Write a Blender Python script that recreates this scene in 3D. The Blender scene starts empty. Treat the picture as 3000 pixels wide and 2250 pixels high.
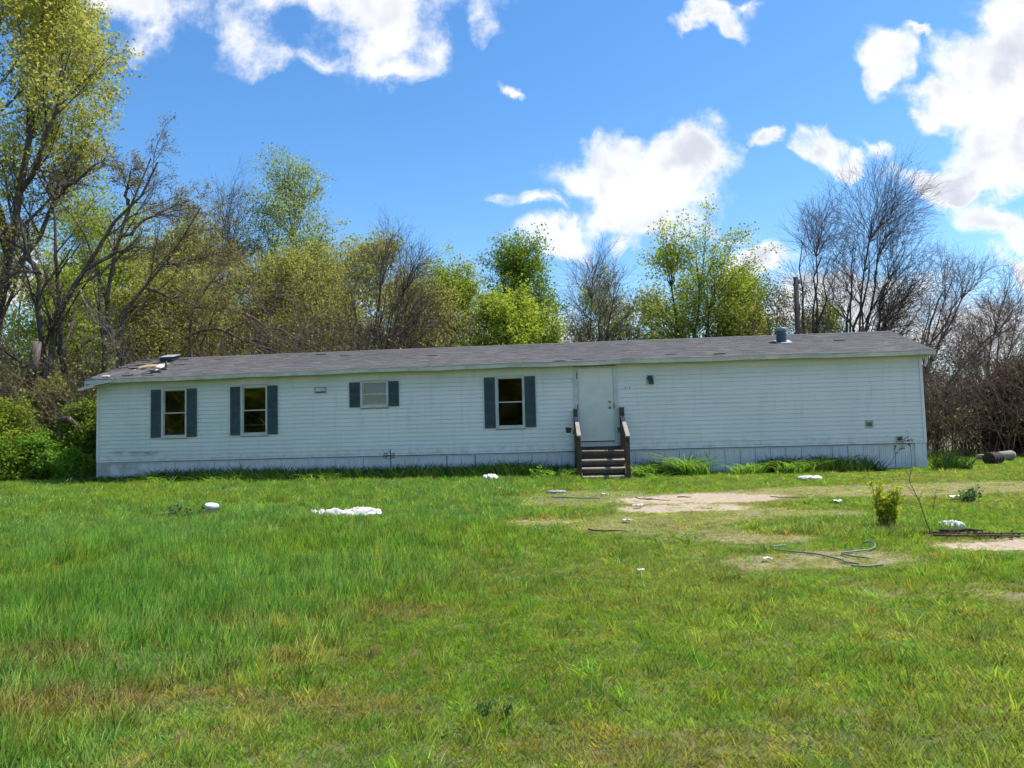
import bpy, math, random
import numpy as np

# ------------------------------------------------------------------ camera, sky, sun
S = bpy.context.scene
COL = S.collection
EYE, FPX, PITCH, ROLL = 1.5, 2250.0, 0.0695, 0.0262
FW = np.array([0, math.cos(PITCH), math.sin(PITCH)])
_r = np.array([1.0, 0, 0]); _u = np.array([0, -math.sin(PITCH), math.cos(PITCH)])
RT = math.cos(ROLL) * _r - math.sin(ROLL) * _u
UP = math.cos(ROLL) * _u + math.sin(ROLL) * _r

cam_d = bpy.data.cameras.new('camera'); cam = bpy.data.objects.new('camera', cam_d); COL.objects.link(cam)
cam_d.sensor_width = 36.0; cam_d.lens = 27.0; cam_d.clip_end = 3000.0; cam_d.clip_start = 0.05
from mathutils import Matrix, Vector
m = Matrix.Identity(4)
for i in range(3):
    m[i][0] = RT[i]; m[i][1] = UP[i]; m[i][2] = -FW[i]
m[2][3] = EYE
cam.matrix_world = m
S.camera = cam

SUN = np.array([0.528, 0.14, 1.0]); SUN /= np.linalg.norm(SUN)
sun_d = bpy.data.lights.new('sun', 'SUN'); sun = bpy.data.objects.new('sun', sun_d); COL.objects.link(sun)
sun_d.energy = 4.6; sun_d.angle = math.radians(0.53); sun_d.color = (1.0, 0.955, 0.88)
sun.rotation_euler = Vector(SUN).to_track_quat('Z', 'Y').to_euler(); sun.location = (20, 10, 40)

S.view_settings.view_transform = 'Standard'; S.view_settings.look = 'None'
S.view_settings.exposure = 0.67; S.view_settings.gamma = 1.0
S.render.engine = 'CYCLES'
S.cycles.max_bounces = 6; S.cycles.diffuse_bounces = 2; S.cycles.glossy_bounces = 2
S.cycles.transmission_bounces = 4; S.cycles.transparent_max_bounces = 10
S.cycles.adaptive_threshold = 0.02
S.cycles.caustics_reflective = False; S.cycles.caustics_refractive = False

def ray(x, y):
    return FW + RT * ((x - 1500) / FPX) - UP * ((y - 1125) / FPX)
def at(x, y, Y):
    d = ray(x, y); return d * (Y / d[1]) + np.array([0, 0, EYE])

class NT:
    """small node-tree helper"""
    def __init__(s, tree): s.t = tree; s.n = tree.nodes; s.l = tree.links
    def add(s, kind, **kw):
        n = s.n.new(kind)
        for k, v in kw.items(): setattr(n, k, v)
        return n
    def put(s, node, i, v):
        if isinstance(v, bpy.types.NodeSocket): s.l.new(v, node.inputs[i])
        else: node.inputs[i].default_value = v
    def math(s, op, a, b=0.0, c=None, clamp=False):
        n = s.add('ShaderNodeMath', operation=op, use_clamp=clamp)
        s.put(n, 0, a); s.put(n, 1, b)
        if c is not None: s.put(n, 2, c)
        return n.outputs[0]
    def vmath(s, op, a, b=None):
        n = s.add('ShaderNodeVectorMath', operation=op); s.put(n, 0, a)
        if b is not None: s.put(n, 1, b)
        return n.outputs['Value'] if op in ('LENGTH', 'DOT_PRODUCT') else n.outputs[0]
    def noise(s, vec, scale, detail=4, rough=0.55, col=False, dist=0.0):
        n = s.add('ShaderNodeTexNoise'); s.put(n, 'Scale', scale); s.put(n, 'Detail', detail); s.put(n, 'Roughness', rough)
        s.put(n, 'Distortion', dist)
        if vec is not None: s.put(n, 'Vector', vec)
        return n.outputs['Color'] if col else n.outputs[0]
    def rng(s, v, a, b, c=0.0, d=1.0, smooth=True):
        n = s.add('ShaderNodeMapRange', interpolation_type='SMOOTHSTEP' if smooth else 'LINEAR')
        for i, x in enumerate((v, a, b, c, d)): s.put(n, i, x)
        return n.outputs[0]
    def mix(s, f, a, b, mode='MIX'):
        n = s.add('ShaderNodeMix', data_type='RGBA', blend_type=mode)
        s.put(n, 0, f); s.put(n, 6, a); s.put(n, 7, b)
        return n.outputs[2]
    def sep(s, v):
        n = s.add('ShaderNodeSeparateXYZ'); s.put(n, 0, v); return n.outputs
    def comb(s, x, y, z):
        n = s.add('ShaderNodeCombineXYZ'); s.put(n, 0, x); s.put(n, 1, y); s.put(n, 2, z); return n.outputs[0]
def C(r, g, b): return (r, g, b, 1.0)

def build_world():
    w = bpy.data.worlds.new('World'); S.world = w; w.use_nodes = True
    T = NT(w.node_tree); T.n.clear()
    out = T.add('ShaderNodeOutputWorld')
    sky = T.add('ShaderNodeTexSky', sky_type='NISHITA')
    sky.sun_disc = False
    sky.sun_elevation = math.asin(SUN[2]); sky.sun_rotation = math.atan2(SUN[0], SUN[1])
    sky.altitude = 200; sky.air_density = 1.0; sky.dust_density = 0.35; sky.ozone_density = 2.2
    hs = T.add('ShaderNodeHueSaturation'); T.put(hs, 'Saturation', 1.27); T.put(hs, 'Value', 1.0); T.put(hs, 'Hue', 0.5); T.put(hs, 'Color', sky.outputs[0])
    bg_sky = T.add('ShaderNodeBackground'); T.put(bg_sky, 0, hs.outputs[0]); T.put(bg_sky, 1, 0.135)
    tc = T.add('ShaderNodeTexCoord'); d = tc.outputs['Generated']
    dx, dy, dz = T.sep(d)
    ay = T.math('MAXIMUM', T.math('ABSOLUTE', dy), 0.02)
    q = T.comb(T.math('DIVIDE', dx, ay), T.math('DIVIDE', dz, ay), 0.0)       # the sky seen as a plane facing north
    def noise2(vec, scale, detail, rough, col=False):
        n = T.add('ShaderNodeTexNoise', noise_dimensions='2D'); T.put(n, 'Scale', scale); T.put(n, 'Detail', detail); T.put(n, 'Roughness', rough); T.put(n, 'Vector', vec)
        return n.outputs['Color'] if col else n.outputs[0]
    # ragged edges
    def warp(vec, scale, amt, det):
        nz = noise2(vec, scale, det, 0.6, True)
        return T.vmath('ADD', vec, T.vmath('MULTIPLY', T.vmath('SUBTRACT', nz, (0.5, 0.5, 0.5)), (amt, amt, 0)))
    qw = warp(warp(q, 8.0, 0.10, 2), 30.0, 0.030, 3)
    frames = {}
    for ang in (0, -25, 25):
        if ang == 0: frames[ang] = qw
        else:
            r = T.add('ShaderNodeVectorRotate', rotation_type='Z_AXIS'); T.put(r, 'Vector', qw); T.put(r, 'Angle', math.radians(ang)); frames[ang] = r.outputs[0]
    lobes = [  # where the cumulus clouds stand in the northern sky: centre, radii, tilt, weight
        (400, 15, 240, 80, 12, .60), (445, 88, 100, 70, 30, .55), (280, -10, 150, 50, 0, .55),
        (1000, -20, 520, 85, 0, .80), (1110, 70, 190, 130, 0, .78), (1170, 180, 160, 62, 0, .75), (1060, 150, 120, 80, 20, .55),
        (720, 110, 95, 110, 0, .55), (775, 175, 75, 48, 25, .5), (845, 165, 70, 44, 0, .48), (935, 165, 90, 42, -25, .52),
        (1280, 120, 80, 60, 0, .5), (1440, 45, 45, 55, 0, .42),
        (1478, 272, 62, 22, -30, .8), (2125, 42, 120, 52, -22, .95), (2035, 72, 60, 44, 0, .8), (2215, 10, 50, 40, 0, .7),
        (2595, 150, 95, 88, -25, 1.0), (2690, 88, 80, 32, -18, .85), (2590, 225, 45, 50, 0, .7),
        (3020, 110, 170, 230, 0, 1.3), (2900, 245, 200, 125, -25, 1.2), (2765, 320, 160, 75, -15, 1.15), (2690, 365, 70, 40, -30, .8),
        (2960, 425, 200, 130, 0, 1.2), (2840, 525, 240, 62, 0, 1.1), (2905, 558, 90, 20, 0, .8),
        (2060, 430, 140, 105, -15, 1.05), (1950, 480, 140, 105, 0, 1.0), (1780, 470, 120, 90, -25, 1.0), (1700, 540, 140, 80, -25, .95),
        (1900, 565, 210, 95, 0, 1.05), (1560, 588, 80, 38, -20, .8), (1770, 640, 130, 58, 0, .85), (1960, 640, 120, 60, 0, .85),
        (1850, 700, 60, 35, 0, .5), (1610, 690, 115, 55, 0, 1.0),
        (2262, 402, 52, 36, 0, .85), (2400, 455, 88, 52, 0, .95), (2480, 487, 110, 30, 0, .8), (2570, 450, 70, 34, -30, .7),
        (2230, 765, 125, 78, 0, 1.05), (2150, 672, 75, 22, 0, .6), (2960, 665, 150, 80, -20, 1.1), (2990, 800, 120, 62, -20, 1.0),
        (2550, 870, 260, 110, 0, .95), (2850, 990, 330, 110, 0, .9), (2330, 960, 180, 80, 0, .7),
        (60, 505, 160, 42, 0, .55), (60, 810, 200, 80, 0, .8), (980, 900, 190, 110, 0, .7), (1600, 970, 420, 75, 0, .7)]
    tot = 0.0
    for px, py, rx, ry, rot, wt in lobes:
        v = ray(px, py); cu, cw = v[0] / v[1], v[2] / v[1]
        ang = -25 if rot < -13 else 25 if rot > 13 else 0
        # a tilt of the cloud by `rot` (picture sense) is a rotation of the plane the other way
        c_, s_ = math.cos(math.radians(-ang)), math.sin(math.radians(-ang))
        fr = frames[-ang] if ang else qw
        cu, cw = (cu * c_ - cw * s_, cu * s_ + cw * c_) if ang else (cu, cw)
        sx_, sy_ = FPX / (1.20 * rx), FPX / (1.20 * ry)
        mad = T.add('ShaderNodeVectorMath', operation='MULTIPLY_ADD'); T.put(mad, 0, fr); T.put(mad, 1, (sx_, sy_, 0)); T.put(mad, 2, (-cu * sx_, -cw * sy_, 0))
        r = T.math('MULTIPLY_ADD', T.vmath('LENGTH', mad.outputs[0]), -wt, wt, clamp=True)
        tot = T.math('MULTIPLY_ADD', r, r, tot)
    tot = T.math('POWER', tot, 0.5)
    # scattered clouds over the rest of the sky
    zz = T.math('ADD', T.math('MAXIMUM', dz, 0.0), 0.12)
    pl = T.comb(T.math('DIVIDE', dx, zz), T.math('DIVIDE', dy, zz), 0.0)
    gen = T.rng(noise2(pl, 1.1, 5, 0.58), 0.56, 0.78, 0.0, 0.9)
    qx, qy, _ = T.sep(q)
    inside = T.math('MULTIPLY', T.rng(T.math('ABSOLUTE', qx), 0.72, 0.85, 1, 0), T.rng(qy, 0.62, 0.72, 1, 0))
    gen = T.math('MULTIPLY', T.math('MULTIPLY', gen, T.math('SUBTRACT', 1.0, inside)), T.rng(dz, 0.0, 0.1))
    body = T.math('MAXIMUM', tot, gen)
    fine = noise2(q, 26.0, 6, 0.66); med = noise2(q, 8.5, 3, 0.55)
    dens = T.math('ADD', body, T.math('MULTIPLY', T.math('SUBTRACT', fine, 0.5), 0.72))
    dens = T.math('ADD', dens, T.math('MULTIPLY', T.math('SUBTRACT', med, 0.5), 0.42))
    dens = T.math('MULTIPLY', dens, T.rng(body, 0.0, 0.10))
    alpha = T.math('POWER', T.rng(dens, 0.0, 0.66), 1.35)
    belly = T.math('MULTIPLY', T.rng(body, 0.25, 0.85), T.rng(T.math('ADD', med, T.math('MULTIPLY', fine, 0.30)), 0.48, 0.82))
    ccol = T.mix(belly, C(1.02, 1.02, 1.03), C(0.66, 0.68, 0.76))
    bg_c = T.add('ShaderNodeBackground'); T.put(bg_c, 0, ccol); T.put(bg_c, 1, 0.70)
    mx = T.add('ShaderNodeMixShader'); T.put(mx, 0, T.math('MULTIPLY', alpha, 0.97))
    T.l.new(bg_sky.outputs[0], mx.inputs[1]); T.l.new(bg_c.outputs[0], mx.inputs[2])
    T.l.new(mx.outputs[0], out.inputs[0])
    w.cycles.sampling_method = 'NONE'
build_world()

# ------------------------------------------------------------------ helpers
def tag(o, label=None, cat=None, group=None, kind=None):
    if label: o['label'] = label
    if cat: o['category'] = cat
    if group: o['group'] = group
    if kind: o['kind'] = kind
    return o
def link(name, data, parent=None, loc=None, rot=None):
    o = bpy.data.objects.new(name, data); COL.objects.link(o)
    if parent is not None: o.parent = parent
    if loc is not None: o.location = [float(a) for a in loc]
    if rot is not None: o.rotation_euler = rot
    return o
def empty(name, loc=(0, 0, 0), rz=0.0, parent=None):
    o = link(name, None, parent, loc, (0, 0, rz)); o.empty_display_size = 0.2; return o
def np_mesh(name, V, F, mat=None, smooth=False, attrs=None):
    """V (n,3); F a list of (m,k) arrays of equal-k faces"""
    V = np.asarray(V, dtype=np.float32)
    if isinstance(F, np.ndarray): F = [F]
    me = bpy.data.meshes.new(name); me.vertices.add(len(V)); me.vertices.foreach_set('co', V.ravel())
    idx = np.concatenate([f.ravel() for f in F]).astype(np.int32)
    tot = np.concatenate([np.full(len(f), f.shape[1], np.int32) for f in F])
    st = np.concatenate([[0], np.cumsum(tot)[:-1]]).astype(np.int32)
    me.loops.add(len(idx)); me.loops.foreach_set('vertex_index', idx)
    me.polygons.add(len(tot)); me.polygons.foreach_set('loop_start', st)
    try: me.polygons.foreach_set('loop_total', tot)
    except Exception: pass
    me.polygons.foreach_set('use_smooth', np.full(len(tot), smooth, dtype=bool))
    for nm, arr in (attrs or {}).items():
        arr = np.asarray(arr, dtype=np.float32)
        if arr.ndim == 1:
            a = me.attributes.new(nm, 'FLOAT', 'POINT'); a.data.foreach_set('value', arr)
        else:
            a = me.attributes.new(nm, 'FLOAT_VECTOR', 'POINT'); a.data.foreach_set('vector', arr.ravel())
    if mat: me.materials.append(mat)
    me.update(calc_edges=True); me.validate(verbose=False)
    return me
class MB:
    """collects boxes, prisms, tubes and lathes into one mesh"""
    def __init__(s): s.v = []; s.f = []
    def poly(s, verts, faces):
        b = len(s.v); s.v += [tuple(float(c) for c in p) for p in verts]; s.f += [tuple(i + b for i in f) for f in faces]; return s
    def box(s, x0, x1, y0, y1, z0, z1):
        return s.poly([(x0, y0, z0), (x1, y0, z0), (x1, y1, z0), (x0, y1, z0), (x0, y0, z1), (x1, y0, z1), (x1, y1, z1), (x0, y1, z1)],
                      [(0, 3, 2, 1), (4, 5, 6, 7), (0, 1, 5, 4), (1, 2, 6, 5), (2, 3, 7, 6), (3, 0, 4, 7)])
    def hexa(s, p):
        return s.poly(p, [(0, 3, 2, 1), (4, 5, 6, 7), (0, 1, 5, 4), (1, 2, 6, 5), (2, 3, 7, 6), (3, 0, 4, 7)])
    def lathe(s, prof, cx=0, cy=0, n=14, cap=True):
        b = len(s.v)
        for r, z in prof:
            for k in range(n):
                a = 2 * math.pi * k / n; s.v.append((cx + r * math.cos(a), cy + r * math.sin(a), z))
        for j in range(len(prof) - 1):
            for k in range(n):
                s.f.append((b + j * n + k, b + j * n + (k + 1) % n, b + (j + 1) * n + (k + 1) % n, b + (j + 1) * n + k))
        if cap:
            s.f.append(tuple(b + k for k in reversed(range(n)))); s.f.append(tuple(b + (len(prof) - 1) * n + k for k in range(n)))
        return s
    def tube(s, pts, rad, n=6):
        pts = [np.array(p, float) for p in pts]; b = len(s.v); K = len(pts)
        if not hasattr(rad, '__len__'): rad = [rad] * K
        for i, p in enumerate(pts):
            t = pts[min(i + 1, K - 1)] - pts[max(i - 1, 0)]; t = t / (np.linalg.norm(t) + 1e-9)
            a = np.cross(t, (0.31, 0.17, 0.93)); 
            if np.linalg.norm(a) < 0.2: a = np.cross(t, (1, 0, 0))
            a /= np.linalg.norm(a); c = np.cross(t, a)
            for k in range(n):
                w = 2 * math.pi * k / n; s.v.append(tuple(p + rad[i] * (math.cos(w) * a + math.sin(w) * c)))
        for j in range(K - 1):
            for k in range(n):
                s.f.append((b + j * n + k, b + j * n + (k + 1) % n, b + (j + 1) * n + (k + 1) % n, b + (j + 1) * n + k))
        s.f.append(tuple(b + k for k in reversed(range(n)))); s.f.append(tuple(b + (K - 1) * n + k for k in range(n)))
        return s
    def mesh(s, name, mat, smooth=False, bevel=0.0):
        me = bpy.data.meshes.new(name); me.from_pydata(s.v, [], s.f)
        if bevel > 0:
            import bmesh
            bm = bmesh.new(); bm.from_mesh(me)
            bmesh.ops.bevel(bm, geom=bm.edges[:], offset=bevel, segments=1, affect='EDGES', clamp_overlap=True)
            bm.to_mesh(me); bm.free()
        if mat: me.materials.append(mat)
        if smooth:
            for p in me.polygons: p.use_smooth = True
        me.update(); return me
    def build(s, name, mat, parent=None, smooth=False, bevel=0.0, loc=None, rot=None):
        return link(name, s.mesh(name, mat, smooth, bevel), parent, loc, rot)

# value noise for placing things
_tab = np.random.RandomState(5).rand(256, 256)
def vnoise(x, y, f=1.0, oct=3):
    x = np.asarray(x, float) * f + 37.2; y = np.asarray(y, float) * f + 91.7; out = 0; a = 1.0; tot = 0
    for o in range(oct):
        xi = np.floor(x).astype(int); yi = np.floor(y).astype(int); fx = x - xi; fy = y - yi
        fx = fx * fx * (3 - 2 * fx); fy = fy * fy * (3 - 2 * fy)
        g = lambda i, j: _tab[(xi + i) % 256, (yi + j) % 256]
        out = out + a * ((g(0, 0) * (1 - fx) + g(1, 0) * fx) * (1 - fy) + (g(0, 1) * (1 - fx) + g(1, 1) * fx) * fy)
        tot += a; a *= 0.5; x = x * 2.03 + 11.3; y = y * 2.03 + 7.7
    return out / tot
def sstep(v, a, b):
    t = np.clip((np.asarray(v, float) - a) / (b - a), 0, 1); return t * t * (3 - 2 * t)
def G(x, y):
    x = np.asarray(x, float); y = np.asarray(y, float)
    z = 0.42 * np.clip(y, -8, 21) / 21 + 0.06 * sstep(-x, 4, 12) * sstep(y, 8, 20)
    near = sstep(60 - np.abs(y), 0, 20)
    return z + near * (0.07 * (vnoise(x, y, 0.33, 2) - 0.5) + 0.03 * (vnoise(x, y, 1.7, 2) - 0.5))

# ------------------------------------------------------------------ materials
def new_mat(name):
    mt = bpy.data.materials.new(name); mt.use_nodes = True; T = NT(mt.node_tree)
    b = T.n.get('Principled BSDF'); return mt, T, b
def mat(name, base, rough=0.6, var=0.12, scale=8.0, bump=0.0, bscale=60.0, metal=0.0, spec=0.4, dark=None, stretch=None, coat=None):
    """plain surface with a little colour variation, wear and grain"""
    mt, T, b = new_mat(name)
    tc = T.add('ShaderNodeTexCoord').outputs['Object']
    if stretch: tc = T.vmath('MULTIPLY', tc, stretch)
    n = T.noise(tc, scale, 5, 0.6)
    lo = tuple(c * (1 - var) for c in base) if dark is None else dark
    col = T.mix(T.rng(n, 0.3, 0.7), C(*lo), C(*[min(1, c * (1 + var * 0.6)) for c in base]))
    T.put(b, 'Base Color', col); T.put(b, 'Roughness', rough); T.put(b, 'Metallic', metal); T.put(b, 'Specular IOR Level', spec)
    if bump > 0:
        bp = T.add('ShaderNodeBump'); T.put(bp, 'Strength', bump); T.put(bp, 'Distance', 0.01)
        T.put(bp, 'Height', T.noise(tc, bscale, 4, 0.6)); T.l.new(bp.outputs[0], b.inputs['Normal'])
    return mt
def siding_mat():
    mt, T, b = new_mat('vinyl_siding')
    p = T.add('ShaderNodeNewGeometry').outputs['Position']
    x, y, z = T.sep(p)
    col = T.mix(T.noise(p, 0.8, 4, 0.6), C(0.74, 0.72, 0.665), C(0.88, 0.85, 0.79))
    # algae film, strongest on the west end and under the eaves
    alg = T.math('ADD', T.math('MULTIPLY', T.rng(x, -12.2, -3.0, 1, 0), 0.55), T.math('MULTIPLY', T.rng(z, 2.75, 3.3), 0.7))
    alg = T.math('MULTIPLY', alg, T.rng(T.noise(p, 1.3, 5, 0.65), 0.25, 0.75, 0.45, 1.0), clamp=True)
    col = T.mix(T.math('MULTIPLY', alg, 0.75), col, C(0.40, 0.50, 0.42))
    # vertical dirt streaks
    st = T.noise(T.vmath('MULTIPLY', p, (9, 9, 0.7)), 1.0, 4, 0.6)
    col = T.mix(T.math('MULTIPLY', T.rng(st, 0.52, 0.8), 0.30), col, C(0.40, 0.43, 0.40))
    # mould smear low on the west end
    dm = T.math('MULTIPLY', T.rng(T.math('ABSOLUTE', T.math('SUBTRACT', z, 1.33)), 0.02, 0.12, 1, 0), T.rng(T.math('ABSOLUTE', T.math('ADD', x, 11.0)), 0.3, 1.1, 1, 0))
    dm = T.math('MULTIPLY', dm, T.rng(T.noise(T.vmath('MULTIPLY', p, (2.5, 2.5, 14)), 1.0, 5, 0.7), 0.38, 0.62))
    col = T.mix(T.math('MULTIPLY', dm, 0.75), col, C(0.13, 0.14, 0.12))
    sp = T.math('MULTIPLY', T.rng(z, 1.45, 1.08), T.rng(T.noise(p, 5.0, 6, 0.7), 0.42, 0.72))
    col = T.mix(T.math('MULTIPLY', sp, 0.45), col, C(0.33, 0.30, 0.24))
    T.put(b, 'Base Color', col); T.put(b, 'Roughness', 0.5); T.put(b, 'Specular IOR Level', 0.35)
    bp = T.add('ShaderNodeBump'); T.put(bp, 'Strength', 0.15); T.put(bp, 'Distance', 0.01)
    T.put(bp, 'Height', T.noise(T.vmath('MULTIPLY', p, (2, 2, 9)), 1.5, 3, 0.5)); T.l.new(bp.outputs[0], b.inputs['Normal'])
    return mt
def skirt_mat():
    mt, T, b = new_mat('skirting_vinyl')
    p = T.add('ShaderNodeNewGeometry').outputs['Position']; x, y, z = T.sep(p)
    col = T.mix(T.noise(p, 1.2, 4, 0.6), C(0.66, 0.65, 0.63), C(0.82, 0.81, 0.78))
    st = T.noise(T.vmath('MULTIPLY', p, (22, 22, 1.2)), 1.0, 4, 0.65)
    col = T.mix(T.math('MULTIPLY', T.rng(st, 0.48, 0.74), 0.34), col, C(0.30, 0.32, 0.32))
    gr = T.math('MULTIPLY', T.rng(x, -12.3, -9.5, 1, 0), T.rng(T.noise(p, 3.0, 5, 0.6), 0.3, 0.7))
    col = T.mix(T.math('MULTIPLY', gr, 0.75), col, C(0.25, 0.28, 0.25))
    T.put(b, 'Base Color', col); T.put(b, 'Roughness', 0.6)
    return mt
def shingle_mat():
    mt, T, b = new_mat('asphalt_shingle')
    p = T.add('ShaderNodeNewGeometry').outputs['Position']
    at_ = T.add('ShaderNodeAttribute', attribute_name='v'); v = at_.outputs['Fac']
    col = T.mix(v, C(0.108, 0.100, 0.096), C(0.155, 0.145, 0.139))
    col = T.mix(T.math('MULTIPLY', T.rng(T.noise(p, 0.55, 4, 0.6), 0.40, 0.68), 0.40), col, C(0.088, 0.083, 0.088))
    g = T.noise(p, 150, 2, 0.7)
    col = T.mix(T.math('MULTIPLY', T.rng(g, 0.4, 0.75), 0.45), col, C(0.235, 0.22, 0.22))
    col = T.mix(T.math('MULTIPLY', T.rng(T.noise(T.vmath('MULTIPLY', p, (3, 3, 9)), 3.0, 5, 0.7), 0.66, 0.74), 0.5), col, C(0.055, 0.050, 0.050))
    T.put(b, 'Base Color', col); T.put(b, 'Roughness', 0.95); T.put(b, 'Specular IOR Level', 0.2)
    bp = T.add('ShaderNodeBump'); T.put(bp, 'Strength', 0.5); T.put(bp, 'Distance', 0.006); T.put(bp, 'Height', g); T.l.new(bp.outputs[0], b.inputs['Normal'])
    return mt
def wood_mat(name, a, b_, sc=3.0):
    mt, T, b = new_mat(name)
    tc = T.add('ShaderNodeTexCoord').outputs['Object']
    g = T.noise(T.vmath('MULTIPLY', tc, (sc, sc * 7, sc * 7)), 3.0, 5, 0.65)
    g2 = T.noise(tc, 2.2, 4, 0.6)
    col = T.mix(T.rng(g, 0.3, 0.7), C(*a), C(*b_)); col = T.mix(T.math('MULTIPLY', T.rng(g2, 0.5, 0.75), 0.5), col, C(*[c * 0.45 for c in a]))
    T.put(b, 'Base Color', col); T.put(b, 'Roughness', 0.85); T.put(b, 'Specular IOR Level', 0.2)
    bp = T.add('ShaderNodeBump'); T.put(bp, 'Strength', 0.4); T.put(bp, 'Distance', 0.004); T.put(bp, 'Height', g); T.l.new(bp.outputs[0], b.inputs['Normal'])
    return mt
def glass_mat():
    mt, T, b = new_mat('window_glass'); T.n.remove(b)
    out = T.n.get('Material Output')
    tr = T.add('ShaderNodeBsdfTransparent'); T.put(tr, 0, C(0.72, 0.76, 0.74))
    gl = T.add('ShaderNodeBsdfGlossy'); T.put(gl, 0, C(1, 1, 1)); T.put(gl, 1, 0.02)
    p = T.add('ShaderNodeNewGeometry').outputs['Position']
    bp = T.add('ShaderNodeBump'); T.put(bp, 'Strength', 0.12); T.put(bp, 'Distance', 0.02); T.put(bp, 'Height', T.noise(p, 2.5, 2, 0.5)); T.l.new(bp.outputs[0], gl.inputs['Normal'])
    fr = T.add('ShaderNodeFresnel'); T.put(fr, 0, 1.5)
    f = T.math('ADD', T.math('MULTIPLY', fr.outputs[0], 1.15), 0.005, clamp=True)
    mx = T.add('ShaderNodeMixShader'); T.put(mx, 0, f); T.l.new(tr.outputs[0], mx.inputs[1]); T.l.new(gl.outputs[0], mx.inputs[2])
    T.l.new(mx.outputs[0], out.inputs[0]); return mt
def leaf_mat(name, lo, hi, trans=0.5, tcol=None):
    mt, T, b = new_mat(name); out = T.n.get('Material Output')
    v = T.add('ShaderNodeAttribute', attribute_name='v').outputs['Fac']
    p = T.add('ShaderNodeNewGeometry').outputs['Position']
    k = T.math('ADD', T.math('MULTIPLY', v, 0.65), T.math('MULTIPLY', T.rng(T.noise(p, 0.7, 3, 0.6), 0.3, 0.7), 0.45), clamp=True)
    col = T.mix(k, C(*lo), C(*hi))
    T.n.remove(b); b = T.add('ShaderNodeBsdfDiffuse'); T.put(b, 0, col)
    tl = T.add('ShaderNodeBsdfTranslucent')
    T.put(tl, 0, T.mix(0.5, col, C(*(tcol or [c * 1.25 for c in hi])), 'MIX'))
    mx = T.add('ShaderNodeMixShader'); T.put(mx, 0, trans); T.l.new(b.outputs[0], mx.inputs[1]); T.l.new(tl.outputs[0], mx.inputs[2])
    T.l.new(mx.outputs[0], out.inputs[0]); return mt
def bark_mat(name, a, b_):
    mt, T, b = new_mat(name)
    p = T.add('ShaderNodeNewGeometry').outputs['Position']
    n = T.noise(T.vmath('MULTIPLY', p, (9, 9, 2.5)), 1.0, 3, 0.65)
    T.n.remove(b); b = T.add('ShaderNodeBsdfDiffuse'); T.put(b, 0, T.mix(T.rng(n, 0.3, 0.7), C(*a), C(*b_)))
    T.l.new(b.outputs[0], T.n.get('Material Output').inputs[0])
    return mt
def grass_mat(name):
    mt, T, b = new_mat(name); out = T.n.get('Material Output')
    tint = T.add('ShaderNodeAttribute', attribute_name='tint', attribute_type='INSTANCER').outputs['Vector']
    v = T.add('ShaderNodeAttribute', attribute_name='v').outputs['Fac']
    col = T.vmath('MULTIPLY', tint, T.comb(*[T.math('ADD', T.math('MULTIPLY', v, 1.15), 0.42)] * 3))
    straw = T.rng(v, 0.93, 0.97)
    col = T.mix(T.math('MULTIPLY', straw, 0.6), col, C(0.22, 0.19, 0.075))
    T.n.remove(b); b = T.add('ShaderNodeBsdfDiffuse'); T.put(b, 0, col)
    tl = T.add('ShaderNodeBsdfTranslucent'); T.put(tl, 0, T.vmath('MULTIPLY', col, (1.2, 1.2, 0.7)))
    mx = T.add('ShaderNodeMixShader'); T.put(mx, 0, 0.48); T.l.new(b.outputs[0], mx.inputs[1]); T.l.new(tl.outputs[0], mx.inputs[2])
    gl = T.add('ShaderNodeBsdfGlossy'); T.put(gl, 0, C(.9, .95, 1)); T.put(gl, 1, 0.38)
    m2 = T.add('ShaderNodeMixShader'); T.put(m2, 0, 0.02); T.l.new(mx.outputs[0], m2.inputs[1]); T.l.new(gl.outputs[0], m2.inputs[2])
    T.l.new(m2.outputs[0], out.inputs[0]); return mt
def ground_mat():
    mt, T, b = new_mat('yard_ground')
    p = T.add('ShaderNodeNewGeometry').outputs['Position']
    d = T.add('ShaderNodeAttribute', attribute_name='dirt').outputs['Fac']
    n1 = T.noise(p, 2.2, 5, 0.6); n2 = T.noise(p, 14.0, 5, 0.65); n3 = T.noise(p, 70.0, 3, 0.6)
    thatch = T.mix(T.rng(n2, 0.3, 0.7), C(0.065, 0.070, 0.024), C(0.17, 0.145, 0.07))
    thatch = T.mix(T.rng(n1, 0.4, 0.7), thatch, C(0.06, 0.095, 0.025))
    sand = T.mix(T.rng(n2, 0.3, 0.72), C(0.33, 0.255, 0.18), C(0.46, 0.37, 0.275))
    sand = T.mix(T.math('MULTIPLY', T.rng(n3, 0.55, 0.75), 0.5), sand, C(0.16, 0.115, 0.075))
    edge = T.math('ADD', d, T.math('MULTIPLY', T.math('SUBTRACT', n2, 0.5), 0.5))
    worn = T.mix(T.rng(n2, 0.3, 0.7), C(0.17, 0.15, 0.07), C(0.28, 0.235, 0.125))
    thatch = T.mix(T.rng(d, 0.12, 0.42), thatch, worn)
    col = T.mix(T.rng(edge, 0.52, 0.72), thatch, sand)
    T.put(b, 'Base Color', col); T.put(b, 'Roughness', 0.95); T.put(b, 'Specular IOR Level', 0.15)
    bp = T.add('ShaderNodeBump'); T.put(bp, 'Strength', 0.7); T.put(bp, 'Distance', 0.03); T.put(bp, 'Height', T.math('ADD', n2, T.math('MULTIPLY', n3, 0.4))); T.l.new(bp.outputs[0], b.inputs['Normal'])
    return mt

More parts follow.
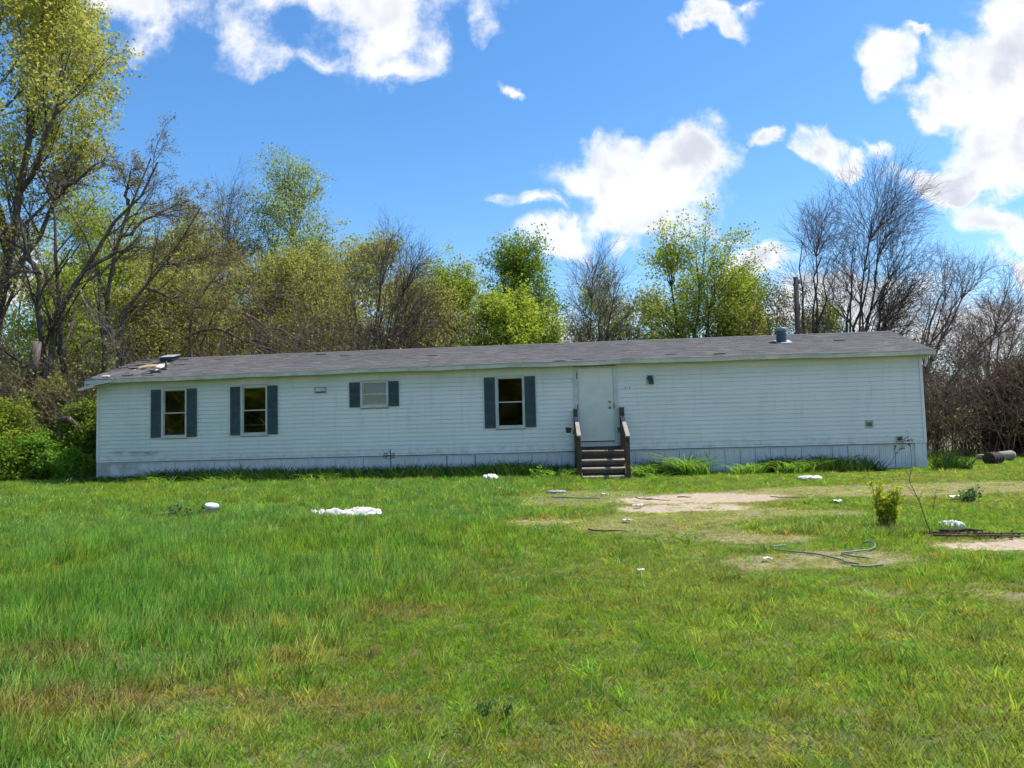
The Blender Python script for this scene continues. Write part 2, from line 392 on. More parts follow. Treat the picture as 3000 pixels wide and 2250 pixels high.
M = dict(
    siding=siding_mat(), skirt=skirt_mat(), shingle=shingle_mat(), glass=glass_mat(), ground=ground_mat(), grass=grass_mat('grass_blade'),
    trim=mat('white_trim', (0.58, 0.58, 0.55), 0.5, 0.14, 3.0), fascia=mat('fascia_vinyl', (0.62, 0.59, 0.46), 0.5, 0.22, 2.5),
    soffit=mat('soffit_vinyl', (0.50, 0.52, 0.40), 0.6, 0.2, 2.0), shutter=mat('shutter_blue', (0.050, 0.078, 0.078), 0.5, 0.2, 5.0),
    door=mat('door_white', (0.72, 0.72, 0.64), 0.45, 0.10, 2.0), wall=mat('wall_panel', (0.45, 0.42, 0.36), 0.8, 0.1, 2.0),
    inside=mat('interior_panel', (0.075, 0.062, 0.045), 0.8, 0.15, 2.0), curtain=mat('curtain_cloth', (0.13, 0.14, 0.17), 0.9, 0.15, 5.0),  # inside: dark tone stands in for the rooms' shade
    dwood=wood_mat('old_dark_wood', (0.060, 0.043, 0.028), (0.135, 0.100, 0.068)), lwood=wood_mat('bleached_wood', (0.22, 0.19, 0.16), (0.40, 0.36, 0.31)),
    twood=wood_mat('tread_wood', (0.17, 0.145, 0.12), (0.33, 0.29, 0.25)),
    ply=mat('bare_sheathing', (0.34, 0.25, 0.12), 0.9, 0.3, 6.0, 0.3), paper=mat('torn_underlay', (0.72, 0.69, 0.60), 0.8, 0.1, 6.0),
    black=mat('black_metal', (0.018, 0.020, 0.022), 0.5, 0.2, 9.0), galv=mat('galvanised', (0.45, 0.50, 0.52), 0.45, 0.15, 9.0, metal=0.4),
    pipe=mat('vent_pipe_paint', (0.045, 0.090, 0.115), 0.45, 0.2, 6.0), pipecap=mat('vent_cap_paint', (0.16, 0.26, 0.27), 0.5, 0.15, 6.0),
    ventp=mat('vent_plastic', (0.40, 0.42, 0.36), 0.6, 0.25, 9.0), grime=mat('grimy_vent', (0.075, 0.075, 0.06), 0.8, 0.35, 14.0),
    brass=mat('worn_knob', (0.32, 0.30, 0.25), 0.35, 0.15, 9.0, metal=0.7), iron=mat('painted_iron', (0.012, 0.022, 0.026), 0.5, 0.2, 9.0),
    teal=mat('teal_plastic', (0.045, 0.17, 0.17), 0.45, 0.2, 9.0), slate=mat('slate_pot', (0.06, 0.10, 0.105), 0.6, 0.2, 9.0), tan=mat('tan_coir', (0.25, 0.18, 0.10), 0.95, 0.3, 20.0, 0.6),
    cloth=mat('white_cloth', (0.74, 0.73, 0.70), 0.85, 0.08, 5.0, 0.3, 30, dark=(0.42, 0.40, 0.36)), plastic=mat('white_plastic', (0.74, 0.74, 0.73), 0.4, 0.08, 7.0, dark=(0.48, 0.47, 0.43)),
    hose=mat('faded_hose', (0.12, 0.21, 0.165), 0.5, 0.25, 3.0), orange=mat('orange_wrapper', (0.62, 0.33, 0.12), 0.6, 0.3, 25.0),
    scrap=mat('grey_scrap', (0.30, 0.30, 0.31), 0.7, 0.2, 10.0), twig=mat('dead_stick', (0.13, 0.105, 0.08), 0.9, 0.3, 20.0),
    dtwig=mat('dark_stick', (0.05, 0.04, 0.03), 0.9, 0.3, 20.0),
    log=mat('bleached_log', (0.26, 0.235, 0.20), 0.9, 0.4, 5.0, 0.6, 20, stretch=(1, 6, 6)), rust=mat('rusty_barrel', (0.030, 0.017, 0.013), 0.8, 0.4, 5.0),
    pole=mat('weathered_pole', (0.10, 0.085, 0.072), 0.9, 0.25, 4.0, 0.4, 25, stretch=(5, 5, 0.6)),
    bark=bark_mat('bark_grey', (0.055, 0.046, 0.040), (0.14, 0.118, 0.105)), bark_l=bark_mat('bark_pale', (0.16, 0.145, 0.125), (0.30, 0.275, 0.245)),
    bark_r=bark_mat('bark_reddish', (0.085, 0.064, 0.055), (0.19, 0.150, 0.130)), brush=bark_mat('brush_stems', (0.095, 0.072, 0.055), (0.235, 0.185, 0.142)),
    leaf_y=leaf_mat('leaf_yellow_green', (0.190, 0.271, 0.033), (0.426, 0.490, 0.064), 0.5), leaf_o=leaf_mat('leaf_olive', (0.192, 0.227, 0.050), (0.463, 0.442, 0.102), 0.45),
    leaf_p=leaf_mat('leaf_pale', (0.192, 0.260, 0.096), (0.401, 0.470, 0.148), 0.5), leaf_g=leaf_mat('leaf_green', (0.135, 0.215, 0.028), (0.26, 0.36, 0.045), 0.45),
    leaf_b=leaf_mat('bud_brown', (0.17, 0.145, 0.055), (0.33, 0.30, 0.085), 0.4), leaf_d=leaf_mat('leaf_shaded', (0.036, 0.078, 0.016), (0.098, 0.163, 0.029), 0.4),  # leaf_d: weeds close to the skirting, with shade put into the leaf colour
    leaf_c=leaf_mat('leaf_cottonwood', (0.230, 0.247, 0.052), (0.494, 0.483, 0.098), 0.5),
    leaf_r=leaf_mat('dead_leaf', (0.070, 0.042, 0.024), (0.150, 0.085, 0.048), 0.3), gold=leaf_mat('leaf_gold', (0.22, 0.29, 0.025), (0.50, 0.53, 0.05), 0.5),
    weed=leaf_mat('weed_leaf', (0.139, 0.269, 0.033), (0.276, 0.439, 0.057), 0.5), weed_b=leaf_mat('weed_bluish', (0.075, 0.14, 0.045), (0.15, 0.23, 0.075), 0.4),
    pink=leaf_mat('pink_seed_head', (0.32, 0.20, 0.11), (0.52, 0.30, 0.19), 0.4), deadweed=leaf_mat('dead_weed', (0.03, 0.022, 0.016), (0.075, 0.055, 0.04), 0.2),
)

# ------------------------------------------------------------------ ground
ELL = [  # x, y, rx, ry, amount of bare soil
    (3.5, 14.4, 1.55, 0.85, 1.0), (2.75, 13.0, 1.05, 0.6, 0.72), (6.3, 8.72, 1.55, 0.55, 1.0), (3.3, 7.95, 1.0, 0.5, 0.48), (4.1, 12.1, 1.2, 0.7, 0.36),
    (8.3, 15.1, 4.5, 1.3, 0.36), (2.6, 11.0, 2.2, 1.6, 0.30), (4.9, 6.3, 1.4, 0.5, 0.30), (3.5, 6.6, 1.0, 0.35, 0.26), (0.35, 11.6, 0.5, 0.35, 0.55), (1.3, 15.0, 1.3, 1.6, 0.28),
    (4.2, 5.0, 1.2, 0.4, 0.16), (2.3, 5.3, 0.8, 0.35, 0.15), (1.4, 3.7, 0.9, 0.3, 0.12), (-0.7, 3.6, 0.5, 0.25, 0.12), (3.0, 9.6, 0.8, 0.35, 0.5)]
def dirt_at(x, y):
    x = np.asarray(x, float); y = np.asarray(y, float)
    wx = x + 0.9 * (vnoise(x, y, 0.8, 3) - 0.5); wy = y + 0.7 * (vnoise(x + 50, y, 0.8, 3) - 0.5)
    d = np.zeros_like(x)
    for cx, cy, rx, ry, a in ELL:
        q = np.sqrt(((wx - cx) / rx) ** 2 + ((wy - cy) / ry) ** 2)
        d = np.maximum(d, a * sstep(1.25 - q, 0, 0.5))
    lush = np.sqrt(((wx - 4.35) / 1.25) ** 2 + ((wy - 10.3) / 0.8) ** 2)
    return d * (1 - sstep(1.3 - lush, 0, 0.4))
def axis(a, b, st, lim, g=1.35):
    c = list(np.arange(a, b + 1e-6, st)); s = st; x = c[-1]
    while x < lim: s *= g; x += s; c.append(x)
    s = st; x = c[0]; pre = []
    while x > -lim: s *= g; x -= s; pre.append(x)
    return np.array(pre[::-1] + c)
gx = axis(-18, 18, 0.19, 900); gy = axis(-2, 26, 0.19, 900)
XX, YY = np.meshgrid(gx, gy); ZZ = G(XX, YY); nx, ny = len(gx), len(gy)
ii = np.arange(nx * ny).reshape(ny, nx)
gf = np.stack([ii[:-1, :-1], ii[:-1, 1:], ii[1:, 1:], ii[1:, :-1]], -1).reshape(-1, 4)
DD = dirt_at(XX, YY)
ZZ = ZZ - 0.035 * sstep(DD, 0.6, 1.0)
tag(link('ground', np_mesh('ground', np.stack([XX, YY, ZZ], -1).reshape(-1, 3), gf, M['ground'], True, {'dirt': DD.ravel()})), 'grassy yard ground with bare sandy patches', 'ground', kind='structure')

# ------------------------------------------------------------------ mobile home
HX, HY, TH, HL, HD = -12.2228, 22.5703, 0.0986, 23.2, 2.5545
ZS = EYE - 0.4181           # underside of the siding
BASE = 0.70                 # siding starts this high above the foot of the skirting
EW, RW = 2.418, 3.289       # eave and ridge heights above the siding's underside
OH, OE = 0.256, 0.23
home = empty('mobile_home', (HX, HY, ZS - BASE), -TH)
tag(home, 'long white single-wide mobile home with blue shutters and grey shingle roof', 'mobile home')
def HW(u, v, w):            # house frame to world
    c, s = math.cos(TH), math.sin(TH); return np.array([HX + u * c + v * s, HY - u * s + v * c, ZS + w])
Z = BASE
OPEN = [(2.03, 2.765, 0.69, 2.075), (4.435, 5.195, 0.70, 2.08), (7.975, 8.745, 1.40, 2.09), (11.835, 12.61, 0.70, 2.10), (14.07, 15.12, 0.12, 2.32)]
# structural wall behind the siding, in strips round the openings
mb = MB(); xs = 0.0
for (a, b, z0, z1) in OPEN:
    mb.box(xs, a, 0.0, 0.09, Z, Z + 2.36)
    if z0 > 0.05: mb.box(a, b, 0.0, 0.09, Z, Z + z0)
    mb.box(a, b, 0.0, 0.09, Z + z1, Z + 2.36); xs = b
mb.box(xs, HL, 0.0, 0.09, Z, Z + 2.36)
fw = mb.build('front_wall', M['wall'], home)
rs = random.Random(3)
def lap(u0, u1, w0, w1, butt=0.019, top=0.003):
    mb = MB()
    n = max(1, int((u1 - u0) / 0.9)); 
    b0 = rs.uniform(-.0015, .003); ys = [-(butt) - b0 - rs.uniform(-.0015, .0025) for _ in range(n + 1)]
    V = []; 
    for i in range(n + 1):
        u = u0 + (u1 - u0) * i / n; dz = rs.uniform(-.0035, .0030)
        V += [(u, ys[i], Z + w0 + dz), (u, -top, Z + w1), (u, -0.001, Z + w1), (u, -0.001, Z + w0 + dz)]
    F = []
    for i in range(n):
        a = 4 * i; b = a + 4
        F += [(a, b, b + 1, a + 1), (a + 1, b + 1, b + 2, a + 2), (a + 3, b + 3, b, a)]
    F += [(0, 1, 2, 3), (4 * n + 3, 4 * n + 2, 4 * n + 1, 4 * n)]
    mb.poly(V, F)
    return mb.build('siding_board', M['siding'], fw)
PIT = 0.1143
edges = [0.0, 0.062] + [0.176 + PIT * i for i in range(17)] + [2.14]
for k in range(len(edges) - 1):
    w0, w1 = edges[k], edges[k + 1]
    spans = [(0.075, HL - 0.075)]
    for (a, b, z0, z1) in OPEN:
        tr = 0.075 if a > 14 else 0.03
        if w1 > z0 - 0.02 and w0 < z1 + 0.02:
            ns = []
            for (p, q) in spans:
                if p < a - tr < q: ns += [(p, a - tr), (b + tr, q)]
                else: ns.append((p, q))
            spans = ns
    for (p, q) in spans:
        cuts = [c for c in np.arange((k // 2 * 1.37) % 3.66, HL, 3.66) if p + .35 < c < q - .35]
        for a_, b_ in zip([p] + cuts, cuts + [q]): lap(float(a_) + .0008, float(b_) - .0008, w0, w1 - 0.002)
MB().box(0.07, HL - 0.07, -0.012, -0.001, Z + 2.141, Z + 2.35).build('frieze_board', M['siding'], fw)
for u in (0.0, HL - 0.073):
    MB().box(u, u + 0.073, -0.026, -0.0005, Z - 0.004, Z + 2.34).build('corner_trim', M['siding'], fw, bevel=0.004)
# other walls, floor and ceiling
for nm, u in (('end_wall', 0.002), ('end_wall', HL - 0.092)):
    w = MB().box(u, u + 0.09, 0.091, 2 * HD - 0.091, Z, Z + 2.36).build(nm, M['siding'], home)
    e = u + 0.045
    MB().poly([(e - .045, 0.0, Z + 2.361), (e + .045, 0.0, Z + 2.361), (e + .045, 2 * HD, Z + 2.361), (e - .045, 2 * HD, Z + 2.361), (e - .045, HD, Z + 3.21), (e + .045, HD, Z + 3.21)],
              [(0, 4, 3), (1, 2, 5), (0, 1, 5, 4), (3, 4, 5, 2), (0, 3, 2, 1)]).build('gable', M['siding'], w)
MB().box(0, HL, 2 * HD - 0.09, 2 * HD, Z, Z + 2.36).build('back_wall', M['siding'], home)
MB().box(0.093, HL - 0.093, 0.092, 2 * HD - 0.092, Z - 0.05, Z + 0.10).build('floor', M['inside'], home)
MB().box(0.093, HL - 0.093, 0.092, 2 * HD - 0.092, Z + 2.28, Z + 2.35).build('ceiling', M['wall'], home)
mb = MB(); mb.box(0.094, 0.104, 0.094, 2 * HD - 0.094, Z + .101, Z + 2.278); mb.box(HL - .104, HL - .094, 0.094, 2 * HD - 0.094, Z + .101, Z + 2.278); mb.box(0.106, HL - .106, 2 * HD - 0.104, 2 * HD - 0.094, Z + .101, Z + 2.278)
mb.build('wall_darkener', M['inside'], home)  # dark sheets added so the rooms look unlit through the panes
MB().box(0.106, HL - .106, .106, 2 * HD - .106, Z + 2.262, Z + 2.276).build('ceiling_darkener', M['inside'], home)  # dark sheet added below the ceiling to darken the rooms
for u in (6.2, 10.6): MB().box(u, u + 0.08, 0.093, 2 * HD - 0.108, Z + 0.101, Z + 2.260).build('partition', M['inside'], home)

# skirting: ribbed panels
sk = MB().box(0.01, HL - 0.01, 0.012, 0.045, Z - 0.05, Z - 0.018).build('skirting', M['trim'], home)
def skirt_mesh(w, h):
    V = []; F = []; xsr = []
    n = 4; p = w / n
    for i in range(n): xsr += [(i * p + .004, 0.0), (i * p + p * .42, 0.0), (i * p + p * .5, 0.014), (i * p + p * .58, 0.0), (i * p + p - .012, 0.0), (i * p + p - .004, .010)]
    for x, y in xsr: V += [(x, y, 0.0), (x, y, h)]
    for i in range(len(xsr) - 1): F.append((2 * i, 2 * i + 2, 2 * i + 3, 2 * i + 1))
    return MB().poly(V, F).mesh('skirt_panel', M['skirt'])
PWD = 0.40; sm = skirt_mesh(PWD, 0.80); np_ = int(round(HL / PWD))
for i in range(np_):
    gap = 0.0
    o = link('skirt_panel', sm, sk, (i * PWD + 0.004, 0.020 + rs.uniform(-.003, .004), Z - 0.845 + rs.uniform(-.006, .006)))
    o.rotation_euler = (rs.uniform(-.012, .012), rs.uniform(-.004, .004), rs.uniform(-.008, .008))
    if i in (25, 27): o.scale = (0.955, 1, 1)
MB().box(0.0, 0.05, 0.006, 0.018, Z - 0.8, Z - 0.012).build('corner_post', M['skirt'], sk)
MB().box(HL - 0.30, HL - 0.004, 0.000, 0.012, Z - 0.82, Z - 0.012).build('corner_post', M['skirt'], sk)
MB().box(0.03, HL - 0.03, 0.06, 0.10, Z - 0.9, Z - 0.06).build('rim_joist', M['dwood'], sk)

# roof
def bow(u): t = np.clip(u / HL, 0, 1); return 0.05 * 4 * t * (1 - t) + 0.008 * math.sin(u * 1.7) + 0.006 * math.sin(u * 4.1 + 1)
KS = (RW - EW) / (HD + OH)
def RP(u, v, lift=0.0):     # a point on the front roof slope
    damp = 0.3 + 0.7 * (1 - (v + OH) / (HD + OH))
    return (u, v, Z + EW + KS * (v + OH) + bow(u) * damp + lift)
mb = MB(); us = np.linspace(-OE + .02, HL + OE - .02, 25)
for a, b in zip(us[:-1], us[1:]):
    for v0, v1, sgn in ((-OH + .012, HD, 1), (HD, 2 * HD + OH, -1)):
        if sgn == 1: P = [RP(a, v0, -.012), RP(b, v0, -.012), RP(b, v1, -.012), RP(a, v1, -.012)]
        else:
            q0 = RP(a, HD, -.012); q1 = RP(b, HD, -.012); dr = KS * (HD + OH)
            P = [q0, q1, (b, v1, q1[2] - dr), (a, v1, q0[2] - dr)]
        mb.hexa([(p[0], p[1], p[2] - 0.03) for p in P] + P)
roof = mb.build('roof', M['shingle'], home)
V = []; F = []; A = []
rows = 21; sl = (HD + OH) / rows; tw = 0.305
TORN = [(0.30, 1.15, 0.68, 1.75)]
for r in range(rows):
    v0 = -OH - 0.012 + r * sl; off = (r % 3) * 0.11 + rs.uniform(-.02, .02)
    nt = int((HL + 2 * OE) / tw) + 2
    for k in range(nt):
        a = max(-OE, -OE - off + k * tw); b = min(HL + OE, -OE - off + (k + 1) * tw)
        if b - a < 0.03: continue
        uc = (a + b) / 2; vc = v0 + sl / 2
        sk_ = 0.55 * (vc - 0.68)           # the torn patch leans with the missing courses
        if 0.62 < vc < 1.74 and 0.62 - sk_ * 0.45 < uc < 1.50 - sk_ * 0.45: continue
        curl = rs.random() < (0.22 if uc < 1.9 else 0.004)
        lift = 0.011 + (rs.uniform(.008, .022) if curl else rs.uniform(-.002, .003))
        P = [RP(a + .002, v0, lift), RP(b - .002, v0, lift + rs.uniform(-.001, .002)), RP(b - .002, v0 + sl * 1.08, 0.001), RP(a + .002, v0 + sl * 1.08, 0.001),
             RP(a + .002, v0 + .002, lift - 0.016), RP(b - .002, v0 + .002, lift - 0.016)]
        i = len(V); V += P; F += [(i, i + 1, i + 2, i + 3), (i + 4, i + 5, i + 1, i)]; A += [rs.random()] * 6
sh = link('shingles', np_mesh('shingles', np.array(V), np.array(F), M['shingle'], False, {'v': np.array(A)}), roof); sh['kind'] = 'stuff'
mb = MB()
for a, b in zip(us[:-1], us[1:]):
    mb.hexa([RP(a, HD - .12, -.02), RP(b, HD - .12, -.02), (b, HD + .12, RP(b, HD)[2] - .06), (a, HD + .12, RP(a, HD)[2] - .06),
             RP(a, HD - .12, .012), RP(b, HD - .12, .012), (b, HD + .0, RP(b, HD)[2] + .012), (a, HD + .0, RP(a, HD)[2] + .012)])
mb.build('ridge_cap', M['shingle'], roof)
# exposed sheathing, torn underlay, shingle debris
P = [RP(.62, .60, -.009), RP(1.52, .60, -.009), RP(1.30, 1.80, -.009), RP(.35, 1.80, -.009)]
MB().hexa([(p[0], p[1], p[2] - .004) for p in P] + P).build('exposed_sheathing', M['ply'], roof)
P = [RP(1.20, .70, .000), RP(1.46, .62, .000), RP(1.25, 1.68, .000), RP(.95, 1.70, .000)]
MB().hexa([(p[0], p[1], p[2] - .004) for p in P] + P).build('torn_underlay', M['paper'], roof)
def crumple(name, mt, par, c, sx, sy, h, seed, loc=True):
    r = np.random.RandomState(seed); n = 9; V = []; F = []
    for j in range(n):
        for i in range(n):
            a, b = i / (n - 1) - .5, j / (n - 1) - .5
            e = 1 - 2 * max(abs(a), abs(b))
            p = RP(c[0] + a * sx + r.uniform(-.02, .02), c[1] + b * sy + r.uniform(-.03, .03), .01 + h * (r.rand() * .8 + .2) * min(1, e * 2.2 + .12))
            V.append(p)
    for j in range(n - 1):
        for i in range(n - 1): F.append((j * n + i, j * n + i + 1, (j + 1) * n + i + 1, (j + 1) * n + i))
    return MB().poly(V, F).build(name, mt, par)
crumple('torn_shingle', M['shingle'], roof, (1.05, .85), .62, .36, .10, 1)
crumple('torn_shingle', M['shingle'], roof, (.75, .45), .9, .5, .05, 2)
crumple('torn_shingle', M['shingle'], roof, (.1, .2), .6, .7, .06, 4)
MB().hexa([RP(.18, -.10, .03), RP(.42, -.12, .03), RP(.42, -.05, .03), RP(.18, -.03, .03), RP(.18, -.10, .05), RP(.42, -.12, .06), RP(.42, -.05, .06), RP(.18, -.03, .05)]).build('torn_underlay', M['paper'], roof)
# fascia, drip edge, soffit
def strip(name, u0, u1, f0, f1, v0, v1, mt, par, n=20):
    mb = MB(); uu = np.linspace(u0, u1, n)
    for a, b in zip(uu[:-1], uu[1:]):
        za, zb = Z + EW + bow(a), Z + EW + bow(b)
        mb.hexa([(a, v0, za + f0), (b, v0, zb + f0), (b, v1, zb + f0), (a, v1, za + f0), (a, v0, za + f1), (b, v0, zb + f1), (b, v1, zb + f1), (a, v1, za + f1)])
    return mb.build(name, mt, par)
for (a, b, d0) in ((.60, 5.6, .0), (5.604, 10.1, .004), (10.104, 14.9, -.004), (14.904, 19.2, .003), (19.204, HL + OE + .03, .0)):
    strip('fascia', a, b, -.125 + d0, -.022 + d0, -OH - .022, -OH - .002, M['fascia'], roof, 12)
strip('drip_edge', .60, 9.95, -.021, -.003, -OH - .034, -OH + .02, M['trim'], roof)
strip('drip_edge', 10.0, HL + OE + .05, -.019, -.003, -OH - .036, -OH + .02, M['trim'], roof)
strip('soffit', -OE + .05, HL + OE - .02, -.128, -.118, -OH - .001, 0.12, M['soffit'], roof, 24)
strip('sub_fascia', -OE, .62, -.12, -.02, -OH + .0, -OH + .03, M['galv'], roof, 4)
MB().box(HL + OE - .02, HL + OE + .012, -OH - .024, .14, Z + EW - .128, Z + EW - .02).build('eave_return', M['fascia'], roof)
MB().box(-OE - .012, -OE + .02, -OH + .032, .14, Z + EW - .20, Z + EW - .02).build('eave_return', M['fascia'], roof)
# the trim torn loose at the west corner
e0 = (.66, -OH - .026, Z + EW + bow(.6)); e1 = (.10, -OH - .05, Z + EW - .12); e2 = (-.36, -OH - .09, Z + EW - .27)
mb = MB(); pts = [e0, e1, e2]
for p, q in zip(pts[:-1], pts[1:]):
    mb.hexa([(p[0], p[1] - .012, p[2] - .10), (q[0], q[1] - .012, q[2] - .06), (q[0], q[1] + .03, q[2] - .06), (p[0], p[1] + .03, p[2] - .10),
             (p[0], p[1] - .012, p[2] - .006), (q[0], q[1] - .012, q[2]), (q[0], q[1] + .004, q[2]), (p[0], p[1] + .004, p[2] - .006)])
tr = mb.build('loose_trim', M['fascia'], roof); tr['label'] = 'eave trim torn loose and hanging down at the west corner'
mb = MB()
for p, q in zip(pts[:-1], pts[1:]):
    mb.hexa([(p[0], p[1] - .016, p[2] - .018), (q[0], q[1] - .016, q[2] - .008), (q[0], q[1] + .006, q[2] - .008), (p[0], p[1] + .006, p[2] - .018),
             (p[0], p[1] - .016, p[2] + .004), (q[0], q[1] - .016, q[2] + .014), (q[0], q[1] + .006, q[2] + .014), (p[0], p[1] + .006, p[2] + .004)])
mb.build('loose_drip_edge', M['trim'], tr)
MB().hexa([(-.30, -.30, Z + 2.12), (.62, -.26, Z + 2.285), (.62, .0, Z + 2.287), (-.26, .0, Z + 2.14), (-.30, -.30, Z + 2.128), (.62, -.26, Z + 2.292), (.62, .0, Z + 2.294), (-.26, .0, Z + 2.148)]).build('sagging_soffit', M['soffit'], roof)
MB().tube([(HL + .10, -.02, Z + 2.29), (HL + .12, -.02, Z + 2.14), (HL + .06, -.03, Z + 2.02)], [.05, .045, .03], 6).build('cable_bracket', M['fascia'], roof)
# roof fittings
p = RP(19.98, 1.43)
vp = MB().lathe([(.145, p[2] - .05), (.135, p[2] + .30), (.135, p[2] + .32)], p[0], p[1], 18).build('vent_pipe', M['pipe'], roof, True)
MB().lathe([(.165, p[2] + .305), (.172, p[2] + .33), (.172, p[2] + .385), (.15, p[2] + .41), (.09, p[2] + .42)], p[0], p[1], 18).build('pipe_cap', M['pipecap'], vp, True)
MB().lathe([(.137, p[2] + .12), (.142, p[2] + .13), (.142, p[2] + .15), (.137, p[2] + .16)], p[0], p[1], 18).build('clamp_band', M['pipe'], vp)
q = [RP(19.80, 1.22, .014), RP(20.24, 1.22, .014), RP(20.24, 1.64, .014), RP(19.80, 1.64, .014)]
MB().hexa(q + [(a, b, c + .006) for a, b, c in q]).build('flashing', M['galv'], vp)
p = RP(1.02, 2.12)
bv = MB().hexa([(p[0] - .22, p[1] - .2, p[2] - .02), (p[0] + .20, p[1] - .2, p[2] - .02), (p[0] + .20, p[1] + .25, p[2] + .1), (p[0] - .22, p[1] + .25, p[2] + .1),
                (p[0] - .20, p[1] - .2, p[2] + .10), (p[0] + .18, p[1] - .2, p[2] + .10), (p[0] + .18, p[1] + .25, p[2] + .22), (p[0] - .20, p[1] + .25, p[2] + .22)]).build('box_vent', M['black'], roof)
MB().hexa([(p[0] - .215, p[1] - .225, p[2] + .098), (p[0] + .235, p[1] - .225, p[2] + .098), (p[0] + .235, p[1] + .27, p[2] + .221), (p[0] - .215, p[1] + .27, p[2] + .221),
           (p[0] - .215, p[1] - .225, p[2] + .115), (p[0] + .235, p[1] - .225, p[2] + .115), (p[0] + .235, p[1] + .27, p[2] + .238), (p[0] - .215, p[1] + .27, p[2] + .238)]).build('vent_hood', M['galv'], bv)
p = RP(1.68, .78)
sp = MB().lathe([(.028, p[2] - .03), (.028, p[2] + .24)], p[0], p[1], 10).build('plumbing_stack', M['black'], roof, True)
MB().lathe([(.17, p[2] - .04), (.15, p[2] + .005), (.06, p[2] + .06), (.035, p[2] + .075)], p[0], p[1], 12).build('stack_boot', M['black'], sp, True)

# windows
def window(a, b, z0, z1, pot=False):
    F_ = 0.034; mid = z0 + (z1 - z0) * 0.505; y0, y1 = -0.036, 0.075
    mb = MB()
    mb.box(a - .028, a + F_, y0, y1, Z + z0 - .028, Z + z1 + .028); mb.box(b - F_, b + .028, y0, y1, Z + z0 - .028, Z + z1 + .028)
    mb.box(a + F_, b - F_, y0, y1, Z + z1 - F_ * .8, Z + z1 + .028); mb.box(a + F_, b - F_, y0, y1, Z + z0 - .028, Z + z0 + F_)
    w = mb.build('window', M['trim'], home)
    MB().box(a - .035, b + .035, -.052, -.0375, Z + z0 - .040, Z + z0 - .012).build('sill', M['trim'], w)
    for k, (p, q, yy) in enumerate(((mid - .012, z1 - F_ * .8 - .002, .028), (z0 + F_ + .002, mid + .012, .006))):
        s = MB(); t = .022; x0, x1 = a + F_ + .001, b - F_ - .001
        s.box(x0, x0 + t, yy, yy + .02, Z + p, Z + q); s.box(x1 - t, x1, yy, yy + .02, Z + p, Z + q)
        s.box(x0 + t, x1 - t, yy, yy + .02, Z + q - t * (1.3 if k else .8), Z + q); s.box(x0 + t, x1 - t, yy, yy + .02, Z + p, Z + p + t)
        so = s.build('sash', M['trim'], w)
        MB().box(x0 + t, x1 - t, yy + .008, yy + .011, Z + p + t, Z + q - t * .8).build('glass_pane', M['glass'], so)
    return w
SH = [(1.692, 2.0), (2.785, 3.09), (4.105, 4.405), (5.215, 5.52), (7.637, 7.945), (8.768, 9.07), (11.498, 11.805), (12.628, 12.932)]
def shutter(u0, u1, z0, z1):
    mb = MB(); y = -.030; d = -.048
    W = u1 - u0; fr = .042; mid = (z0 + z1) / 2
    mb.box(u0, u0 + fr, d, y, Z + z0, Z + z1); mb.box(u1 - fr, u1, d, y, Z + z0, Z + z1)
    for za, zb in ((z0, z0 + .07), (mid - .035, mid + .035), (z1 - .075, z1)): mb.box(u0 + fr, u1 - fr, d, y, Z + za, Z + zb)
    o = mb.build('shutter', M['shutter'], home)
    s = MB(); zz = z0 + .07
    while zz < z1 - .1:
        if not (mid - .055 < zz < mid + .03):
            s.hexa([(u0 + fr, d + .002, Z + zz), (u1 - fr, d + .002, Z + zz), (u1 - fr, y - .004, Z + zz + .030), (u0 + fr, y - .004, Z + zz + .030),
                    (u0 + fr, d + .002, Z + zz + .006), (u1 - fr, d + .002, Z + zz + .006), (u1 - fr, y - .004, Z + zz + .036), (u0 + fr, y - .004, Z + zz + .036)])
        zz += .034
    s.box(u0 + fr, u1 - fr, y - .004, y, Z + z0 + .07, Z + z1 - .075)
    s.build('louvres', M['shutter'], o)
for i, (a, b, z0, z1) in enumerate(OPEN[:4]):
    window(a, b, z0, z1)
    for k in (0, 1): shutter(*SH[2 * i + k], z0 - .012, z1 + .008)

